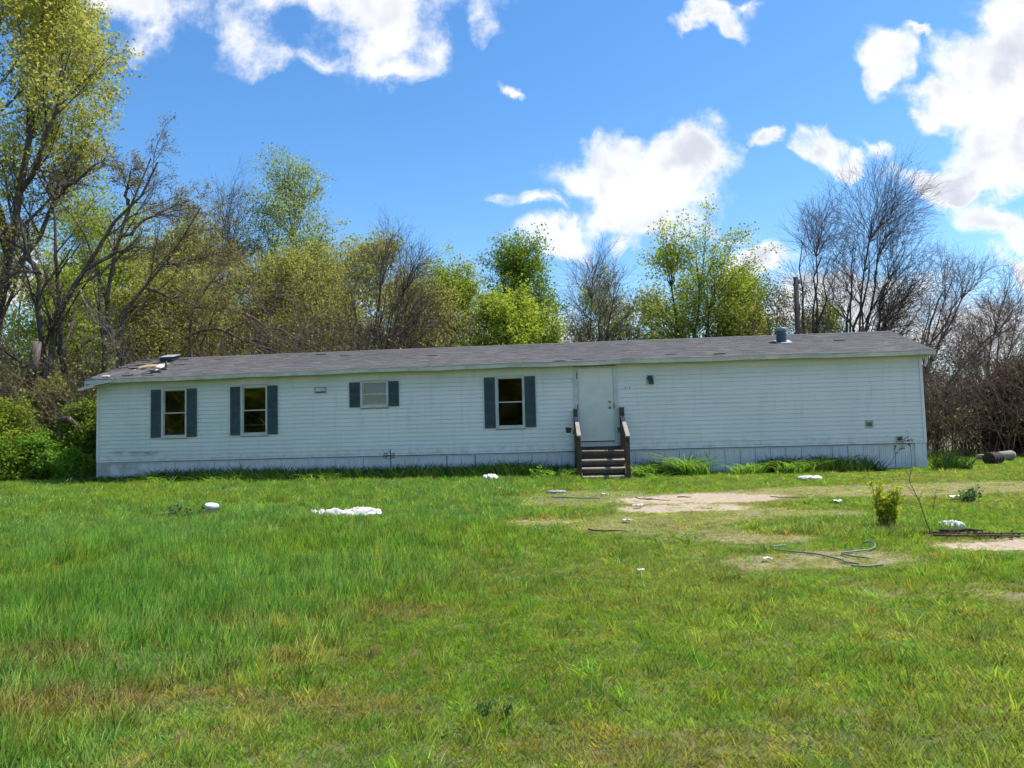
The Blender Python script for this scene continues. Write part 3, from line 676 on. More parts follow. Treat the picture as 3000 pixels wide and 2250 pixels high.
# door
a, b, z0, z1 = OPEN[4]
mb = MB()
mb.box(a - .075, a + .04, -.042, .085, Z + z0, Z + z1 + .0); mb.box(b - .04, b + .075, -.042, .085, Z + z0, Z + z1 + .0)
mb.box(a + .04, b - .04, -.042, .085, Z + z1 - .045, Z + z1)
df = mb.build('door_frame', M['trim'], home)
MB().box(a - .085, b + .02, -.06, -.0425, Z + z1 - .004, Z + z1 + .022).build('drip_cap', M['grime'], df)
MB().box(a + .041, a + .056, -.03, -.012, Z + z0 + .17, Z + z1 - .05).build('storm_channel', M['galv'], df)
MB().box(a - .035, b + .035, -.07, -.0, Z + z0 - .085, Z + z0 + .115).build('threshold', M['trim'], df)
MB().box(a + .03, b - .03, -.085, -.0705, Z + z0 + .075, Z + z0 + .11).build('sill_plate', M['galv'], df)
def door_panel():
    x0, x1, w0, w1 = a + .058, b - .044, Z + z0 + .145, Z + z1 - .05; W = x1 - x0; Hh = w1 - w0
    mb = MB().box(x0, x1, -.018, .03, w0, w1); d = mb.build('door', M['door'], home)
    for (c0, c1) in ((.12, .46), (.56, .88)):
        for (r0, r1) in ((.08, .38), (.46, .78), (.84, .94)):
            m2 = MB(); p, q = x0 + c0 * W, x0 + c1 * W; e, f = w0 + r0 * Hh, w0 + r1 * Hh; t = .018
            m2.box(p, q, -.0215, -.0182, e, e + t); m2.box(p, q, -.0215, -.0182, f - t, f); m2.box(p, p + t, -.0215, -.0182, e + t, f - t); m2.box(q - t, q, -.0215, -.0182, e + t, f - t)
            m2.build('panel_moulding', M['door'], d)
    for zz, nm, r in ((1.326, 'deadbolt', .028), (1.172, 'door_knob', .032)):
        k = MB().lathe([(r * 1.25, 0), (r * 1.25, .008), (r * .6, .012), (r * .6, .03), (r, .038), (r * .95, .058), (r * .5, .066)], 0, 0, 14).build(nm, M['brass'], d, True, loc=(14.965, -.018, Z + zz), rot=(math.pi / 2, 0, 0))
    return d
door_panel()
MB().box(15.07, 15.09, -.056, -.043, Z + 1.15, Z + 1.29).build('storm_latch', M['black'], df)
MB().box(14.075, 14.095, -.052, -.043, Z + 1.98, Z + 2.16).build('storm_hinge', M['black'], df)
MB().box(14.075, 14.095, -.052, -.043, Z + 1.14, Z + 1.28).build('storm_hinge', M['black'], df)
# wall fittings
mb = MB(); fx0, fx1, fz0, fz1 = 6.61, 6.965, Z + 1.82, Z + 2.0
mb.box(fx0, fx1, -.03, -.018, fz0, fz1)
v1 = mb.build('exhaust_vent', M['ventp'], home)
MB().hexa([(fx0 + .05, -.085, fz0 + .05), (fx1 - .03, -.085, fz0 + .05), (fx1 - .03, -.031, fz0 + .05), (fx0 + .05, -.031, fz0 + .05), (fx0 + .05, -.05, fz1 - .035), (fx1 - .03, -.05, fz1 - .035), (fx1 - .03, -.031, fz1 - .035), (fx0 + .05, -.031, fz1 - .035)]).build('vent_flap', M['trim'], v1)
MB().box(fx0 + .05, fx1 - .03, -.040, -.031, fz0 + .02, fz0 + .048).build('vent_slot', M['grime'], v1)
l0 = MB().box(15.985, 16.185, -.034, -.018, Z + 1.79, Z + 2.02).build('porch_light', M['ventp'], home)
MB().lathe([(.075, 0), (.075, .02), (.055, .05), (.04, .06)], 0, 0, 14).build('light_base', M['grime'], l0, True, loc=(16.08, -.034, Z + 1.94), rot=(math.pi / 2, 0, 0))
MB().hexa([(16.06, -.13, Z + 1.77), (16.17, -.13, Z + 1.77), (16.17, -.045, Z + 1.77), (16.06, -.045, Z + 1.77), (16.045, -.10, Z + 1.93), (16.15, -.10, Z + 1.93), (16.15, -.045, Z + 1.93), (16.045, -.045, Z + 1.93)]).build('lamp_hood', M['grime'], l0)
d0 = MB().box(21.68, 21.87, -.036, -.018, Z + .43, Z + .62).build('dryer_vent', M['ventp'], home)
for k in range(3): MB().box(21.715 + .0, 21.84, -.046, -.0365, Z + .475 + k * .035, Z + .497 + k * .035).build('vent_slat', M['grime'], d0)
d1 = MB().box(22.43, 22.6, -.036, -.018, Z + .03, Z + .19).build('outlet_cover', M['ventp'], home)
MB().lathe([(.05, 0), (.048, .03), (.02, .035)], 0, 0, 12).build('outlet_socket', M['grime'], d1, True, loc=(22.52, -.036, Z + .12), rot=(math.pi / 2, 0, 0))
# ghost marks where house numbers were fixed beside the door
for k, (x, h) in enumerate(((15.30, .05), (15.385, .075), (15.45, .07), (15.505, .07))):
    MB().box(x, x + .012 + .02 * (k % 2), -.0215, -.0205, Z + 1.655, Z + 1.655 + h).build('number_mark', M['ventp'], fw)

# things seen through the windows
tag(MB().box(0, .72, 0, .03, 0, .30).build('curtain', M['curtain'], None, loc=HW(7.99, .14, 1.77), rot=(0, 0, -TH)), 'pale curtain hanging inside the small square window', 'curtain')
for k, (u, h, mt, lb) in enumerate(((8.15, .10, 'tan', 'brown pot on the sill of the small square window'), (8.34, .08, 'cloth', 'white cup on the sill of the small square window'), (8.53, .07, 'ventp', 'pale jar on the right of the small window sill'))):
    o = empty('jar', HW(u, .12, 1.43), -TH); tag(o, lb, 'jar')
    MB().lathe([(.03, 0), (.045, h * .5), (.04, h)], 0, 0, 10).build('body', M[mt], o, True)
    MB().lathe([(.045, h + .001), (.042, h + .015), (.02, h + .03)], 0, 0, 10).build('lid', M['ventp'], o, True)
o = empty('bed_frame', HW(4.8, .5, 0.1), -TH); tag(o, 'pale rail and boards leaning inside the second window', 'bed frame')
MB().box(-.6, .6, 0, .03, .87, .90).build('rail', M['cloth'], o)
MB().hexa([(-.6, .05, .62), (.5, .05, .50), (.5, .5, .52), (-.6, .5, .68), (-.6, .05, .76), (.5, .05, .64), (.5, .5, .66), (-.6, .5, .80)]).build('board', M['curtain'], o)
MB().hexa([(.10, .02, .88), (.15, .02, .88), (.15, .04, .88), (.10, .04, .88), (-.05, .02, 1.06), (-.01, .02, 1.06), (-.01, .04, 1.06), (-.05, .04, 1.06)]).build('slat', M['cloth'], o)

# ------------------------------------------------------------------ wooden steps
st = empty('wooden_steps', HW(14.68, -.8, -BASE), -TH); tag(st, 'weathered wooden steps with two sloping handrails below the white door', 'steps')
def sx(u): return u - 14.68
def sy(v): return v + .8
B0 = BASE
def post(u0, u1, v0, v1, top, cap=True):
    mb = MB().box(sx(u0), sx(u1), sy(v0), sy(v1), -.12, B0 + top); o = mb.build('post', M['dwood'], st, bevel=.005)
    if cap: MB().box(sx(u0) - .006, sx(u1) + .006, sy(v0) - .006, sy(v1) + .006, B0 + top + .001, B0 + top + .022).build('post_cap', M['lwood'], o)
post(13.965, 14.08, -.21, -.10, 1.14); post(15.215, 15.345, -.21, -.10, 1.145)
post(14.045, 14.155, -1.52, -1.42, .385, False); post(15.285, 15.395, -1.52, -1.42, .345, False)
def rail(ua, ub, wa, wb):
    W = .105; va, vb = -.16, -1.56
    n = .036
    P = [(sx(ua), sy(va), B0 + wa - n), (sx(ua) + W, sy(va), B0 + wa - n), (sx(ub) + W, sy(vb), B0 + wb - n), (sx(ub), sy(vb), B0 + wb - n)]
    MB().hexa([P[3], P[2], P[1], P[0]] + [(p[0], p[1], p[2] + n) for p in (P[3], P[2], P[1], P[0])]).build('handrail', M['lwood'], st, bevel=.004)
    MB().hexa([(sx(ua) + .03, sy(va), B0 + wa - .14), (sx(ua) + .066, sy(va), B0 + wa - .14), (sx(ub) + .066, sy(vb) + .02, B0 + wb - .14), (sx(ub) + .03, sy(vb) + .02, B0 + wb - .14),
               (sx(ua) + .03, sy(va), B0 + wa - .038), (sx(ua) + .066, sy(va), B0 + wa - .038), (sx(ub) + .066, sy(vb) + .02, B0 + wb - .038), (sx(ub) + .03, sy(vb) + .02, B0 + wb - .038)][::1]).build('rail_support', M['dwood'], st)
rail(13.985, 14.065, .955, .425); rail(15.235, 15.30, .945, .385)
U0, U1 = 14.165, 15.275
def board(name, v0, v1, w, tilt, th=.036, mt='twood', u0=U0, u1=U1):
    dz = (v1 - v0) * math.tan(tilt)
    P = [(sx(u0), sy(v0), B0 + w - dz), (sx(u1), sy(v0), B0 + w - dz - .004), (sx(u1), sy(v1), B0 + w - .004), (sx(u0), sy(v1), B0 + w)]
    return MB().hexa([(p[0], p[1], p[2] - th) for p in P] + P).build(name, M[mt], st, bevel=.003)
for k in range(4): board('landing_board', -.235 - .15 * (k + 1) + .15, -.10 - .15 * k, .045 - .004 * k, .02, mt='dwood')
board('landing_board', -.86, -.69, .032, .10, u0=U0, u1=14.78); board('landing_board', -.86, -.69, .026, .06, u0=14.80, u1=14.86); board('landing_board', -.84, -.69, .024, .11, u0=14.90, u1=U1)
MB().box(sx(14.0), sx(15.3), sy(-.078), sy(-.04), B0 - .04, B0 + .115).build('ledger', M['dwood'], st)
board('apron', -.895, -.865, .0, .1, .09, 'dwood')
for v, w in ((-1.10, -.195), (-1.32, -.40), (-1.54, -.605)):
    board('tread', v, v + .25, w, .12); 
    board('apron', v + .005, v + .035, w - .065, .0, .085, 'dwood')
for v, w in ((-.80, -.16), (-1.02, -.365), (-1.24, -.57)):
    MB().box(sx(U0) + .022, sx(U1) - .016, sy(v), sy(v) + .02, B0 + w - .12, B0 + w + .115).build('gap_darkener', M['dwood'], st)  # dark boards added to darken the open gaps behind the treads
for u in (14.158, 15.262):
    MB().hexa([(sx(u), sy(-1.53), -.1), (sx(u) + .02, sy(-1.53), -.1), (sx(u) + .02, sy(-.12), -.1), (sx(u), sy(-.12), -.1), (sx(u), sy(-1.53), B0 - .62), (sx(u) + .02, sy(-1.53), B0 - .62), (sx(u) + .02, sy(-.12), B0 - .0), (sx(u), sy(-.12), B0 - .0)]).build('stringer', M['dwood'], st)
def pot(name, u, v, w, r, h, mt, label, tilt=.0):
    o = empty(name, HW(u, v, w), -TH); o.rotation_euler = (tilt, .05, -TH); tag(o, label, 'flower pot')
    MB().lathe([(r * .72, 0), (r * .95, h * .85), (r * 1.06, h * .86), (r * 1.08, h), (r * .92, h), (r * .86, h * .8), (r * .6, .02)], 0, 0, 16).build('pot', M[mt], o, True)
    MB().lathe([(r * .85, h * .7), (r * .5, h * .78)], 0, 0, 12).build('soil', M['dtwig'], o)
    MB().tube([(r, 0, h * .9), (r + .05, 0, h * .98), (r + .06, 0, h * .7)], .006, 5).build('hook', M['black'], o)
pot('flower_pot', 13.83, -.62, .50, .085, .15, 'slate', 'dark slate planter hung outside the left handrail of the steps', .06)
pot('flower_pot', 13.99, -.95, .45, .06, .13, 'tan', 'small tan planter hung beside the slate one at the left handrail')
pot('flower_pot', 15.18, -.55, .47, .055, .14, 'teal', 'teal planter hung inside the right handrail of the steps')

# ------------------------------------------------------------------ trees
def unit(v): return v / (np.linalg.norm(v, axis=-1, keepdims=True) + 1e-9)
def grow(R, p0, d0, L, K, wander, trop):
    N = len(p0); pts = np.zeros((N, K, 3)); pts[:, 0] = p0; d = d0.copy(); st_ = (L / (K - 1))[:, None]
    for k in range(1, K):
        d = unit(d + wander * R.randn(N, 3) + trop); pts[:, k] = pts[:, k - 1] + d * st_
    return pts
def kids(R, pts, rad, L, n, t0, t1, ang, asd, ratio, rr, taper=0.55, rmin=0.004):
    N, K, _ = pts.shape
    t = t0 + (t1 - t0) * ((np.arange(n)[None] + R.rand(N, n)) / n)
    f = t * (K - 1); i = np.minimum(f.astype(int), K - 2); fr = (f - i)[..., None]; r_ = np.arange(N)[:, None]
    a, b = pts[r_, i], pts[r_, i + 1]; p = a + (b - a) * fr; T_ = unit(b - a)
    ra = rad[r_, i] + (rad[r_, i + 1] - rad[r_, i]) * fr[..., 0]
    az = 2.4 * np.arange(n)[None] + R.rand(N, 1) * 6.28 + R.randn(N, n) * .5
    ref = np.where(np.abs(T_[..., 2:3]) < .9, np.array([0, 0, 1.0]), np.array([1.0, 0, 0]))
    A = unit(np.cross(T_, ref)); Bn = np.cross(T_, A)
    an = ang + asd * R.randn(N, n)
    d = np.cos(an)[..., None] * T_ + np.sin(an)[..., None] * (np.cos(az)[..., None] * A + np.sin(az)[..., None] * Bn)
    tt = (t - t0) / (t1 - t0 + 1e-9)
    ll = L[:, None] * ratio * (1 - taper * tt) * R.uniform(.65, 1.25, (N, n))
    return p.reshape(-1, 3), d.reshape(-1, 3), ll.ravel(), np.maximum(ra * rr, rmin).ravel()
def taper(r0, r1, K): return r0[:, None] + (r1 - r0)[:, None] * np.linspace(0, 1, K)[None]
def tubes(levels):
    VV = []; FF = []; base = 0
    for pts, rad, S_ in levels:
        N, K, _ = pts.shape
        d = unit(pts[:, -1] - pts[:, 0]); ref = np.where(np.abs(d[:, 2:3]) < .9, np.array([0, 0, 1.0]), np.array([1.0, 0, 0]))
        A = unit(np.cross(d, ref)); Bn = np.cross(d, A)
        w = 2 * np.pi * np.arange(S_) / S_
        ring = np.cos(w)[None, :, None] * A[:, None] + np.sin(w)[None, :, None] * Bn[:, None]      # N,S,3
        V = pts[:, :, None] + rad[:, :, None, None] * ring[:, None]
        VV.append(V.reshape(-1, 3))
        id_ = base + np.arange(N * K * S_).reshape(N, K, S_); nx_ = np.roll(id_, -1, 2)
        FF.append(np.stack([id_[:, :-1], nx_[:, :-1], nx_[:, 1:], id_[:, 1:]], -1).reshape(-1, 4)); base += N * K * S_
    return np.concatenate(VV), np.concatenate(FF)
def leaves(R, pts, per, size, spread, droop=0.0, cl=0.6, tri=False):
    N, K, _ = pts.shape; n = per
    t = 0.15 + .85 * R.rand(N, n); f = t * (K - 1); i = np.minimum(f.astype(int), K - 2); r_ = np.arange(N)[:, None]
    p = pts[r_, i] + (pts[r_, i + 1] - pts[r_, i]) * (f - i)[..., None]
    p = (p + R.randn(N, n, 3) * spread).reshape(-1, 3); m_ = len(p)
    d = unit(R.randn(m_, 3) + np.array([0, 0, -droop])); s = unit(np.cross(d, R.randn(m_, 3)))
    sz = (size * R.uniform(.55, 1.3, m_))[:, None]
    up_ = np.cross(d, s)
    V = np.stack([p, p + d * sz * .5 + s * sz * .34 + up_ * sz * .06, p + d * sz, p + d * sz * .5 - s * sz * .34 + up_ * sz * .06], 1).reshape(-1, 3)
    nv = 4
    if tri:                                                    # small far leaves: one face each
        V = np.stack([p, p + d * sz * .8 + s * sz * .40, p + d * sz * .8 - s * sz * .40], 1).reshape(-1, 3); nv = 3
    F = np.arange(m_ * nv).reshape(-1, nv)
    tw = np.repeat(R.rand(N), n).ravel()                       # leaves of one twig share a shade
    v = np.clip(cl * tw + (1 - cl) * R.rand(m_), 0, 1)
    return V, F, np.repeat(v, nv)

KINDS = dict(
    # stems, spread, stem K, (n1, ang1, ratio1), (n2, ...), (n3, ...), (n4...)
    bare=dict(stems=4, spread=.42, l1=(10, .66, .58), l2=(8, .66, .48), l3=(6, .62, .5), l4=(3, .55, .6), trop=.015, leaf=0),
    vase=dict(stems=9, spread=.52, l1=(7, .55, .50), l2=(7, .52, .50), l3=(5, .5, .55), l4=(2, .5, .6), trop=.012, leaf=0),
    leafy=dict(stems=4, spread=.40, l1=(12, .70, .54), l2=(9, .65, .48), l3=(6, .65, .5), l4=None, trop=.02, leaf=11),
    round=dict(stems=7, spread=.62, l1=(10, .75, .55), l2=(8, .75, .5), l3=(5, .75, .5), l4=None, trop=.02, leaf=13),
    tall=dict(stems=3, spread=.22, l1=(15, .68, .42), l2=(9, .62, .5), l3=(6, .62, .5), l4=None, trop=.05, leaf=9),
)
def make_tree(seed, kind, stems=None, leaf=None, lsize=.10, spread=.09, wscale=1.0, twig=.0052, lean=(0, 0), minlen=None, dens=1.0):
    """unit-free tree: returns branch levels and leaf-bearing twigs, base at the origin, about 10 high"""
    R = np.random.RandomState(seed); k = KINDS[kind]
    if stems is None:
        n = k['stems']; az = np.arange(n) * 2 * np.pi / n + R.rand() * 6 + R.randn(n) * .3; sp = k['spread'] * R.uniform(.4, 1.25, n)
        d = np.stack([np.sin(sp) * np.cos(az) + lean[0], np.sin(sp) * np.sin(az) + lean[1], np.cos(sp)], 1)
        p0 = np.stack([np.cos(az) * .12, np.sin(az) * .12, np.full(n, -.3)], 1); L0 = 9.0 * R.uniform(.75, 1.0, n)
        P0 = grow(R, p0, unit(d), L0, 9, .085, np.array([0, 0, k['trop']])); r0 = np.full(n, .15 if n < 6 else .105) * R.uniform(.7, 1.2, n)
    else:
        P0 = []; L0 = []; r0 = []
        for pts, r in stems:
            pts = np.array(pts, float); K = 10
            s = np.concatenate([[0], np.cumsum(np.linalg.norm(np.diff(pts, axis=0), axis=1))]); q = np.linspace(0, s[-1], K)
            pp = np.stack([np.interp(q, s, pts[:, c]) for c in range(3)], 1); pp[1:] += R.randn(K - 1, 3) * .05
            P0.append(pp); L0.append(s[-1]); r0.append(r)
        P0 = np.array(P0); L0 = np.array(L0); r0 = np.array(r0)
    rad0 = taper(r0, r0 * .18, P0.shape[1]); levels = [(P0, rad0, 7)]; pts, rad, L = P0, rad0, np.minimum(L0, 5.5 if kind == 'bare' else 9.0)
    specs = [k['l1'], k['l2'], k['l3']] + ([k['l4']] if k['l4'] else [])
    for j, (n, a, ra) in enumerate(specs):
        n = max(1, int(round(n * (dens if j < 2 else 1))))
        last = j == len(specs) - 1
        p, d, l, r = kids(R, pts, rad, L, n, .28 if j == 0 else .15, 1.0, a, .24, ra, (.50, .48, .6, .7)[j], .5, twig * (.75 if last else 1.0))
        K = 2 if last else (6, 4, 3)[j]
        pts = grow(R, p, d, l, K, .10 + .05 * j, np.array([0, 0, k['trop'] * (1.2 if j < 2 else .8)])); rad = taper(r, np.maximum(r * .3, twig * .55), K); L = l
        levels.append((pts, rad, (4, 3, 3, 3)[j]))
    nl = k['leaf'] if leaf is None else leaf
    return levels, (pts if nl else None), nl, R
FORMS = dict(   # crown outline, stems, boughs, branchlets per bough, twigs per branchlet, branchlet and twig length over height, leaves per twig
    vase=dict(form='fan', st=8, n1=105, n2=8, n3=6, l2=.150, l3=.085, leaf=0, r=.085),
    bare=dict(form='fan', st=4, n1=70, n2=7, n3=6, l2=.150, l3=.085, leaf=0, r=.11),
    leafy=dict(form='egg', st=5, n1=100, n2=6, n3=5, l2=.120, l3=.060, leaf=8, r=.11),
    round=dict(form='dome', st=6, n1=90, n2=6, n3=5, l2=.150, l3=.080, leaf=10, r=.08),
)
def outline(form, h):
    h = np.clip(h, 0, 1)
    if form == 'fan': return np.where(h < .62, .10 + .90 * (h / .62) ** .9, np.sqrt(np.clip(1 - ((h - .62) / .40) ** 2, 0.0, 1)))
    if form == 'egg': return np.where(h < .52, .35 + .65 * np.sin(h / .52 * np.pi / 2), np.sqrt(np.clip(1 - ((h - .52) / .49) ** 2, 0, 1)))
    return np.sqrt(np.clip(1 - ((h - .42) / .60) ** 2, 0, 1))
def crown_tree(seed, kind, H, xl, xr, yd, dens=1.0, twig=.005, leaf=None):
    R = np.random.RandomState(seed); k = FORMS[kind]; form = k['form']; xc = (xl + xr) / 2; hw = (xr - xl) / 2
    ph = R.rand(6) * 6.28
    lk = 1.7 if form == 'dome' else 1.0
    def lump(th, h): return 1 - .05 * lk + lk * (.16 * np.sin(2 * th + 5 * h + ph[0]) + .13 * np.sin(3 * th - 9 * h + ph[1]) + .10 * np.sin(5 * th + 13 * h + ph[2]))
    def place(h, r, th):
        w = outline(form, h) * lump(th, h) * .93
        return np.stack([xc * h ** .8 + hw * w * r * np.cos(th), yd * w * r * np.sin(th), H * h], -1)
    n = k['st']; th = np.arange(n) * 2 * np.pi / n + R.rand() * 6.28 + R.randn(n) * .25
    tip = place(R.uniform(.62, .86, n), R.uniform(.25, .75, n), th); base = np.stack([np.cos(th) * .10, np.sin(th) * .10, np.full(n, -.25)], 1)
    ctrl = base + (tip - base) * np.array([.28, .28, .55]); t = np.linspace(0, 1, 9)[None, :, None]
    P0 = (1 - t) ** 2 * base[:, None] + 2 * t * (1 - t) * ctrl[:, None] + t ** 2 * tip[:, None]; P0[:, 1:] += R.randn(n, 8, 3) * H * .008
    r0 = k['r'] * R.uniform(.65, 1.2, n) * (H / 9) ** .5; rad0 = taper(r0, r0 * .15, 9); lv = [(P0, rad0, 6)]
    # boughs: each reaches for a point of the crown from the stem below it
    n1 = int(k['n1'] * dens); h = R.rand(n1 * 8) * (.93 if form != 'fan' else .80) + (.07 if form != 'fan' else .20); keep = R.rand(n1 * 8) < outline(form, h) ** 1.5; h = h[keep][:n1]; m_ = len(h)
    tg = place(h, np.sqrt(R.uniform(.02, 1, m_)), R.rand(m_) * 6.28)
    sp = P0[:, 1:8].reshape(-1, 3); sr = rad0[:, 1:8].ravel(); df = tg[:, None] - sp[None]; dh = np.hypot(df[..., 0], df[..., 1])
    cost = np.linalg.norm(df, axis=-1) + 3 * np.clip(.75 * dh + .02 * H - df[..., 2], 0, None); j = cost.argmin(1); p = sp[j]
    L1 = np.linalg.norm(tg - p, axis=1); ct = (p + tg) / 2 + np.stack([R.randn(m_) * .08, R.randn(m_) * .08, R.randn(m_) * .06 + (.02 if form == 'fan' else .10)], 1) * L1[:, None]
    t = np.linspace(0, 1, 6)[None, :, None]; P1 = (1 - t) ** 2 * p[:, None] + 2 * t * (1 - t) * ct[:, None] + t ** 2 * tg[:, None]; P1[:, 1:] += R.randn(m_, 5, 3) * L1[:, None, None] * .018
    r1 = np.minimum(sr[j] * .7, .010 + .011 * L1); rad1 = taper(r1, np.full(m_, twig * 1.1), 6); lv.append((P1, rad1, 4))
    p, d, l, r = kids(R, P1, rad1, np.full(m_, k['l2'] * H), k['n2'], .25, 1, .62, .22, 1.0, .6, .45, twig); P2 = grow(R, p, d, l, 3, .16, np.array([0, 0, .05])); rad2 = taper(r, r * .6, 3); lv.append((P2, rad2, 3))
    p, d, l, r = kids(R, P2, rad2, np.full(len(P2), k['l3'] * H), k['n3'], .2, 1, .62, .25, 1.0, .8, .4, twig * .75); P3 = grow(R, p, d, l, 2, .1, np.array([0, 0, .05])); lv.append((P3, taper(r, r * .6, 2), 3))
    return lv, P3, (k['leaf'] if leaf is None else leaf), R
def finish(name, label, levels, tw, nl, R, loc, bark, lm, lsize, spread, group=None, cat='tree', droop=.3):
    o = empty(name, loc); tag(o, label, cat, group)
    nbig = 3 if lm is None else len(levels)
    V, F = tubes(levels[:2]); link('trunk', np_mesh('trunk', V, F, M[bark], True), o)
    V, F = tubes(levels[2:]); b = link('branches' if lm else 'crown', np_mesh('branches', V, F, M[bark], True), o)
    if lm and nl:
        V, F, v = leaves(R, tw, int(round(nl * 1.3)), lsize * (.98 if loc[1] > 26 else .9), spread, droop, tri=loc[1] > 26); link('crown', np_mesh('leaves', V, F, M[lm], False, {'v': v}), o)
    return o
def tree(name, label, kind, seed, bx, Y, top, x0, x1, lm=None, bark='bark', leaf=None, lsize=.10, spread=.10, depth=None, lean=(0, 0), twig=.0052, dens=1.0, group='trees behind the mobile home'):
    """bx, x0, x1, top: the tree's foot, crown sides and crown top as sighted from the yard"""
    b = at(bx, 1300, Y); zb = float(G(b[0], Y)); H = at((x0 + x1) / 2, top, Y)[2] - zb
    xl = at(x0, top, Y)[0] - b[0]; xr = at(x1, top, Y)[0] - b[0]
    l_, tw, nl, R = crown_tree(seed, kind, H, xl, xr, depth or (xr - xl) * .42, dens, twig, leaf)
    return finish(name, label, l_, tw, nl, R, (b[0], Y, zb - .02), bark, lm, lsize, spread, group)
def tree_px(name, label, kind, seed, Y, stems, lm=None, bark='bark', leaf=None, lsize=.10, spread=.1, twig=.0052, dens=1.0, group='trees behind the mobile home'):
    """stems as polylines sighted from the yard, with a little depth offset"""
    foot = at(stems[0][0][0][0], 1300, Y); zb = float(G(foot[0], Y)); o = np.array([foot[0], Y, zb])
    ss = []
    for pl, r in stems:
        ss.append(([at(p[0], p[1], Y + (p[2] if len(p) > 2 else 0)) - o for p in pl], r))
    l_, tw, nl, R = make_tree(seed, kind, ss, leaf, twig=twig, dens=dens)
    return finish(name, label, l_, tw, nl, R, o, bark, lm, lsize, spread, group)

# far to near
tree('leafy_tree', 'hazy pale green tree at far left behind the bare trunks', 'round', 11, 40, 44, 640, -260, 330, 'leaf_o', leaf=11, lsize=.17, spread=.2)
tree('leafy_tree', 'bright green tree glowing behind the leaning bare trees', 'round', 12, 300, 42, 560, 150, 460, 'leaf_y', leaf=13, lsize=.16, spread=.17)
tree('leafy_tree', 'olive green tree rising behind the west roof end', 'round', 13, 560, 42, 640, 380, 780, 'leaf_o', leaf=14, lsize=.17, spread=.2)
tree('leafy_tree', 'tall pale green tree with feathery upright top left of centre', 'leafy', 14, 850, 40, 485, 690, 1000, 'leaf_p', leaf=9, lsize=.13, spread=.16, dens=1.25)
tree('leafy_tree', 'brownish green tree between the feathery tree and the bare fan', 'round', 15, 1110, 43, 680, 930, 1310, 'leaf_o', leaf=14, lsize=.16, spread=.2)
tree('budding_tree', 'brown budding tree below the feathery pale tree', 'leafy', 16, 740, 35, 690, 560, 960, 'leaf_o', leaf=8, lsize=.12, spread=.16)
tree('leafy_tree', 'yellow green bushy tree low behind the roof left of centre', 'round', 17, 920, 37, 740, 760, 1090, 'leaf_o', leaf=13, lsize=.14, spread=.18)
tree('bare_tree', 'thin pale bare sapling beside the feathery tree', 'bare', 18, 690, 38, 520, 610, 770, bark='bark_r', dens=.6)
tree('leafy_tree', 'light green tree with pointed tip left of the bright round tree', 'leafy', 19, 1330, 39, 735, 1230, 1440, 'leaf_y', leaf=8, lsize=.13, spread=.15)
tree('leafy_tree', 'mid green tree with dark brown heart behind the bright round tree', 'leafy', 20, 1500, 38, 690, 1385, 1635, 'leaf_g', leaf=9, lsize=.13, spread=.15)
tree('leafy_tree', 'dense bright yellow green round tree just behind the roof', 'leafy', 21, 1490, 33, 850, 1310, 1660, 'leaf_y', leaf=13, lsize=.13, spread=.14, dens=1.1)
tree('leafy_tree', 'thin light green tree left of the tall yellow green one', 'leafy', 22, 1740, 40, 770, 1640, 1880, 'leaf_p', leaf=5, lsize=.12, spread=.15, dens=.8)
tree('bare_tree', 'grey vase of bare stems rising left of the tall yellow green tree', 'vase', 23, 1750, 36, 722, 1640, 1870, bark='bark_r', dens=.7)
tree('leafy_tree', 'small green tree filling the gap under the tall yellow green one', 'round', 24, 1890, 39, 840, 1760, 2060, 'leaf_o', leaf=7, lsize=.13, spread=.18, dens=.8)
tree('leafy_tree', 'tall airy yellow green tree with forked stems right of centre', 'leafy', 25, 2035, 36, 620, 1830, 2235, 'leaf_y', leaf=8, lsize=.12, spread=.16, dens=1.2)
tree('leafy_tree', 'dark green tree on the right flank of the airy yellow green tree', 'leafy', 26, 2180, 38, 780, 2090, 2260, 'leaf_g', leaf=9, lsize=.13, spread=.16, dens=.7)
tree('leafy_tree', 'low yellow green bush left of the blue roof pipe', 'round', 27, 2150, 36, 870, 2010, 2290, 'leaf_o', leaf=10, lsize=.12, spread=.16, dens=.8)
tree('budding_tree', 'brown budding tree left of the utility pole', 'leafy', 28, 2290, 35, 810, 2190, 2400, 'leaf_b', leaf=4, lsize=.10, spread=.15, dens=.8)
tree('leafy_tree', 'small yellow bush between the utility pole and the big bare fan', 'round', 29, 2420, 37, 895, 2360, 2490, 'leaf_y', leaf=9, lsize=.11, spread=.14, dens=.6)
tree('bare_tree', 'slim bare tree just right of the utility pole', 'bare', 30, 2385, 34, 560, 2310, 2480, dens=.6)
tree('bare_tree', 'big bare tree fanning into the clouds behind the east roof end', 'vase', 31, 2490, 31, 480, 2390, 2800, dens=1.0)
tree('bare_tree', 'windswept bare tree leaning right beyond the east end', 'vase', 32, 2650, 29, 720, 2600, 3040, bark='bark_r', dens=.8)
tree('bare_tree', 'bare tree at the right edge rising from the brown thicket', 'vase', 33, 2900, 33, 860, 2760, 3120, bark='brush', dens=.9)
tree('bare_tree', 'fan of bare leaning stems behind the roof left of centre', 'vase', 34, 1080, 31, 650, 1000, 1330, dens=.7)
tree('budding_tree', 'low brown twiggy tree right of the leaning bare fan', 'vase', 35, 1230, 33, 800, 1110, 1400, 'leaf_o', leaf=3, lsize=.10, spread=.12, bark='bark_r', dens=.7)
tree('budding_tree', 'brown twiggy tree left of the leaning bare fan', 'bare', 36, 960, 33, 760, 800, 1120, 'leaf_o', leaf=3, lsize=.10, spread=.12, bark='bark_r', dens=.9)
tree('leafy_tree', 'yellow green understorey tree behind the forked bare trunk', 'round', 37, 150, 34, 800, 20, 330, 'leaf_y', leaf=12, lsize=.14, spread=.18, dens=.9)
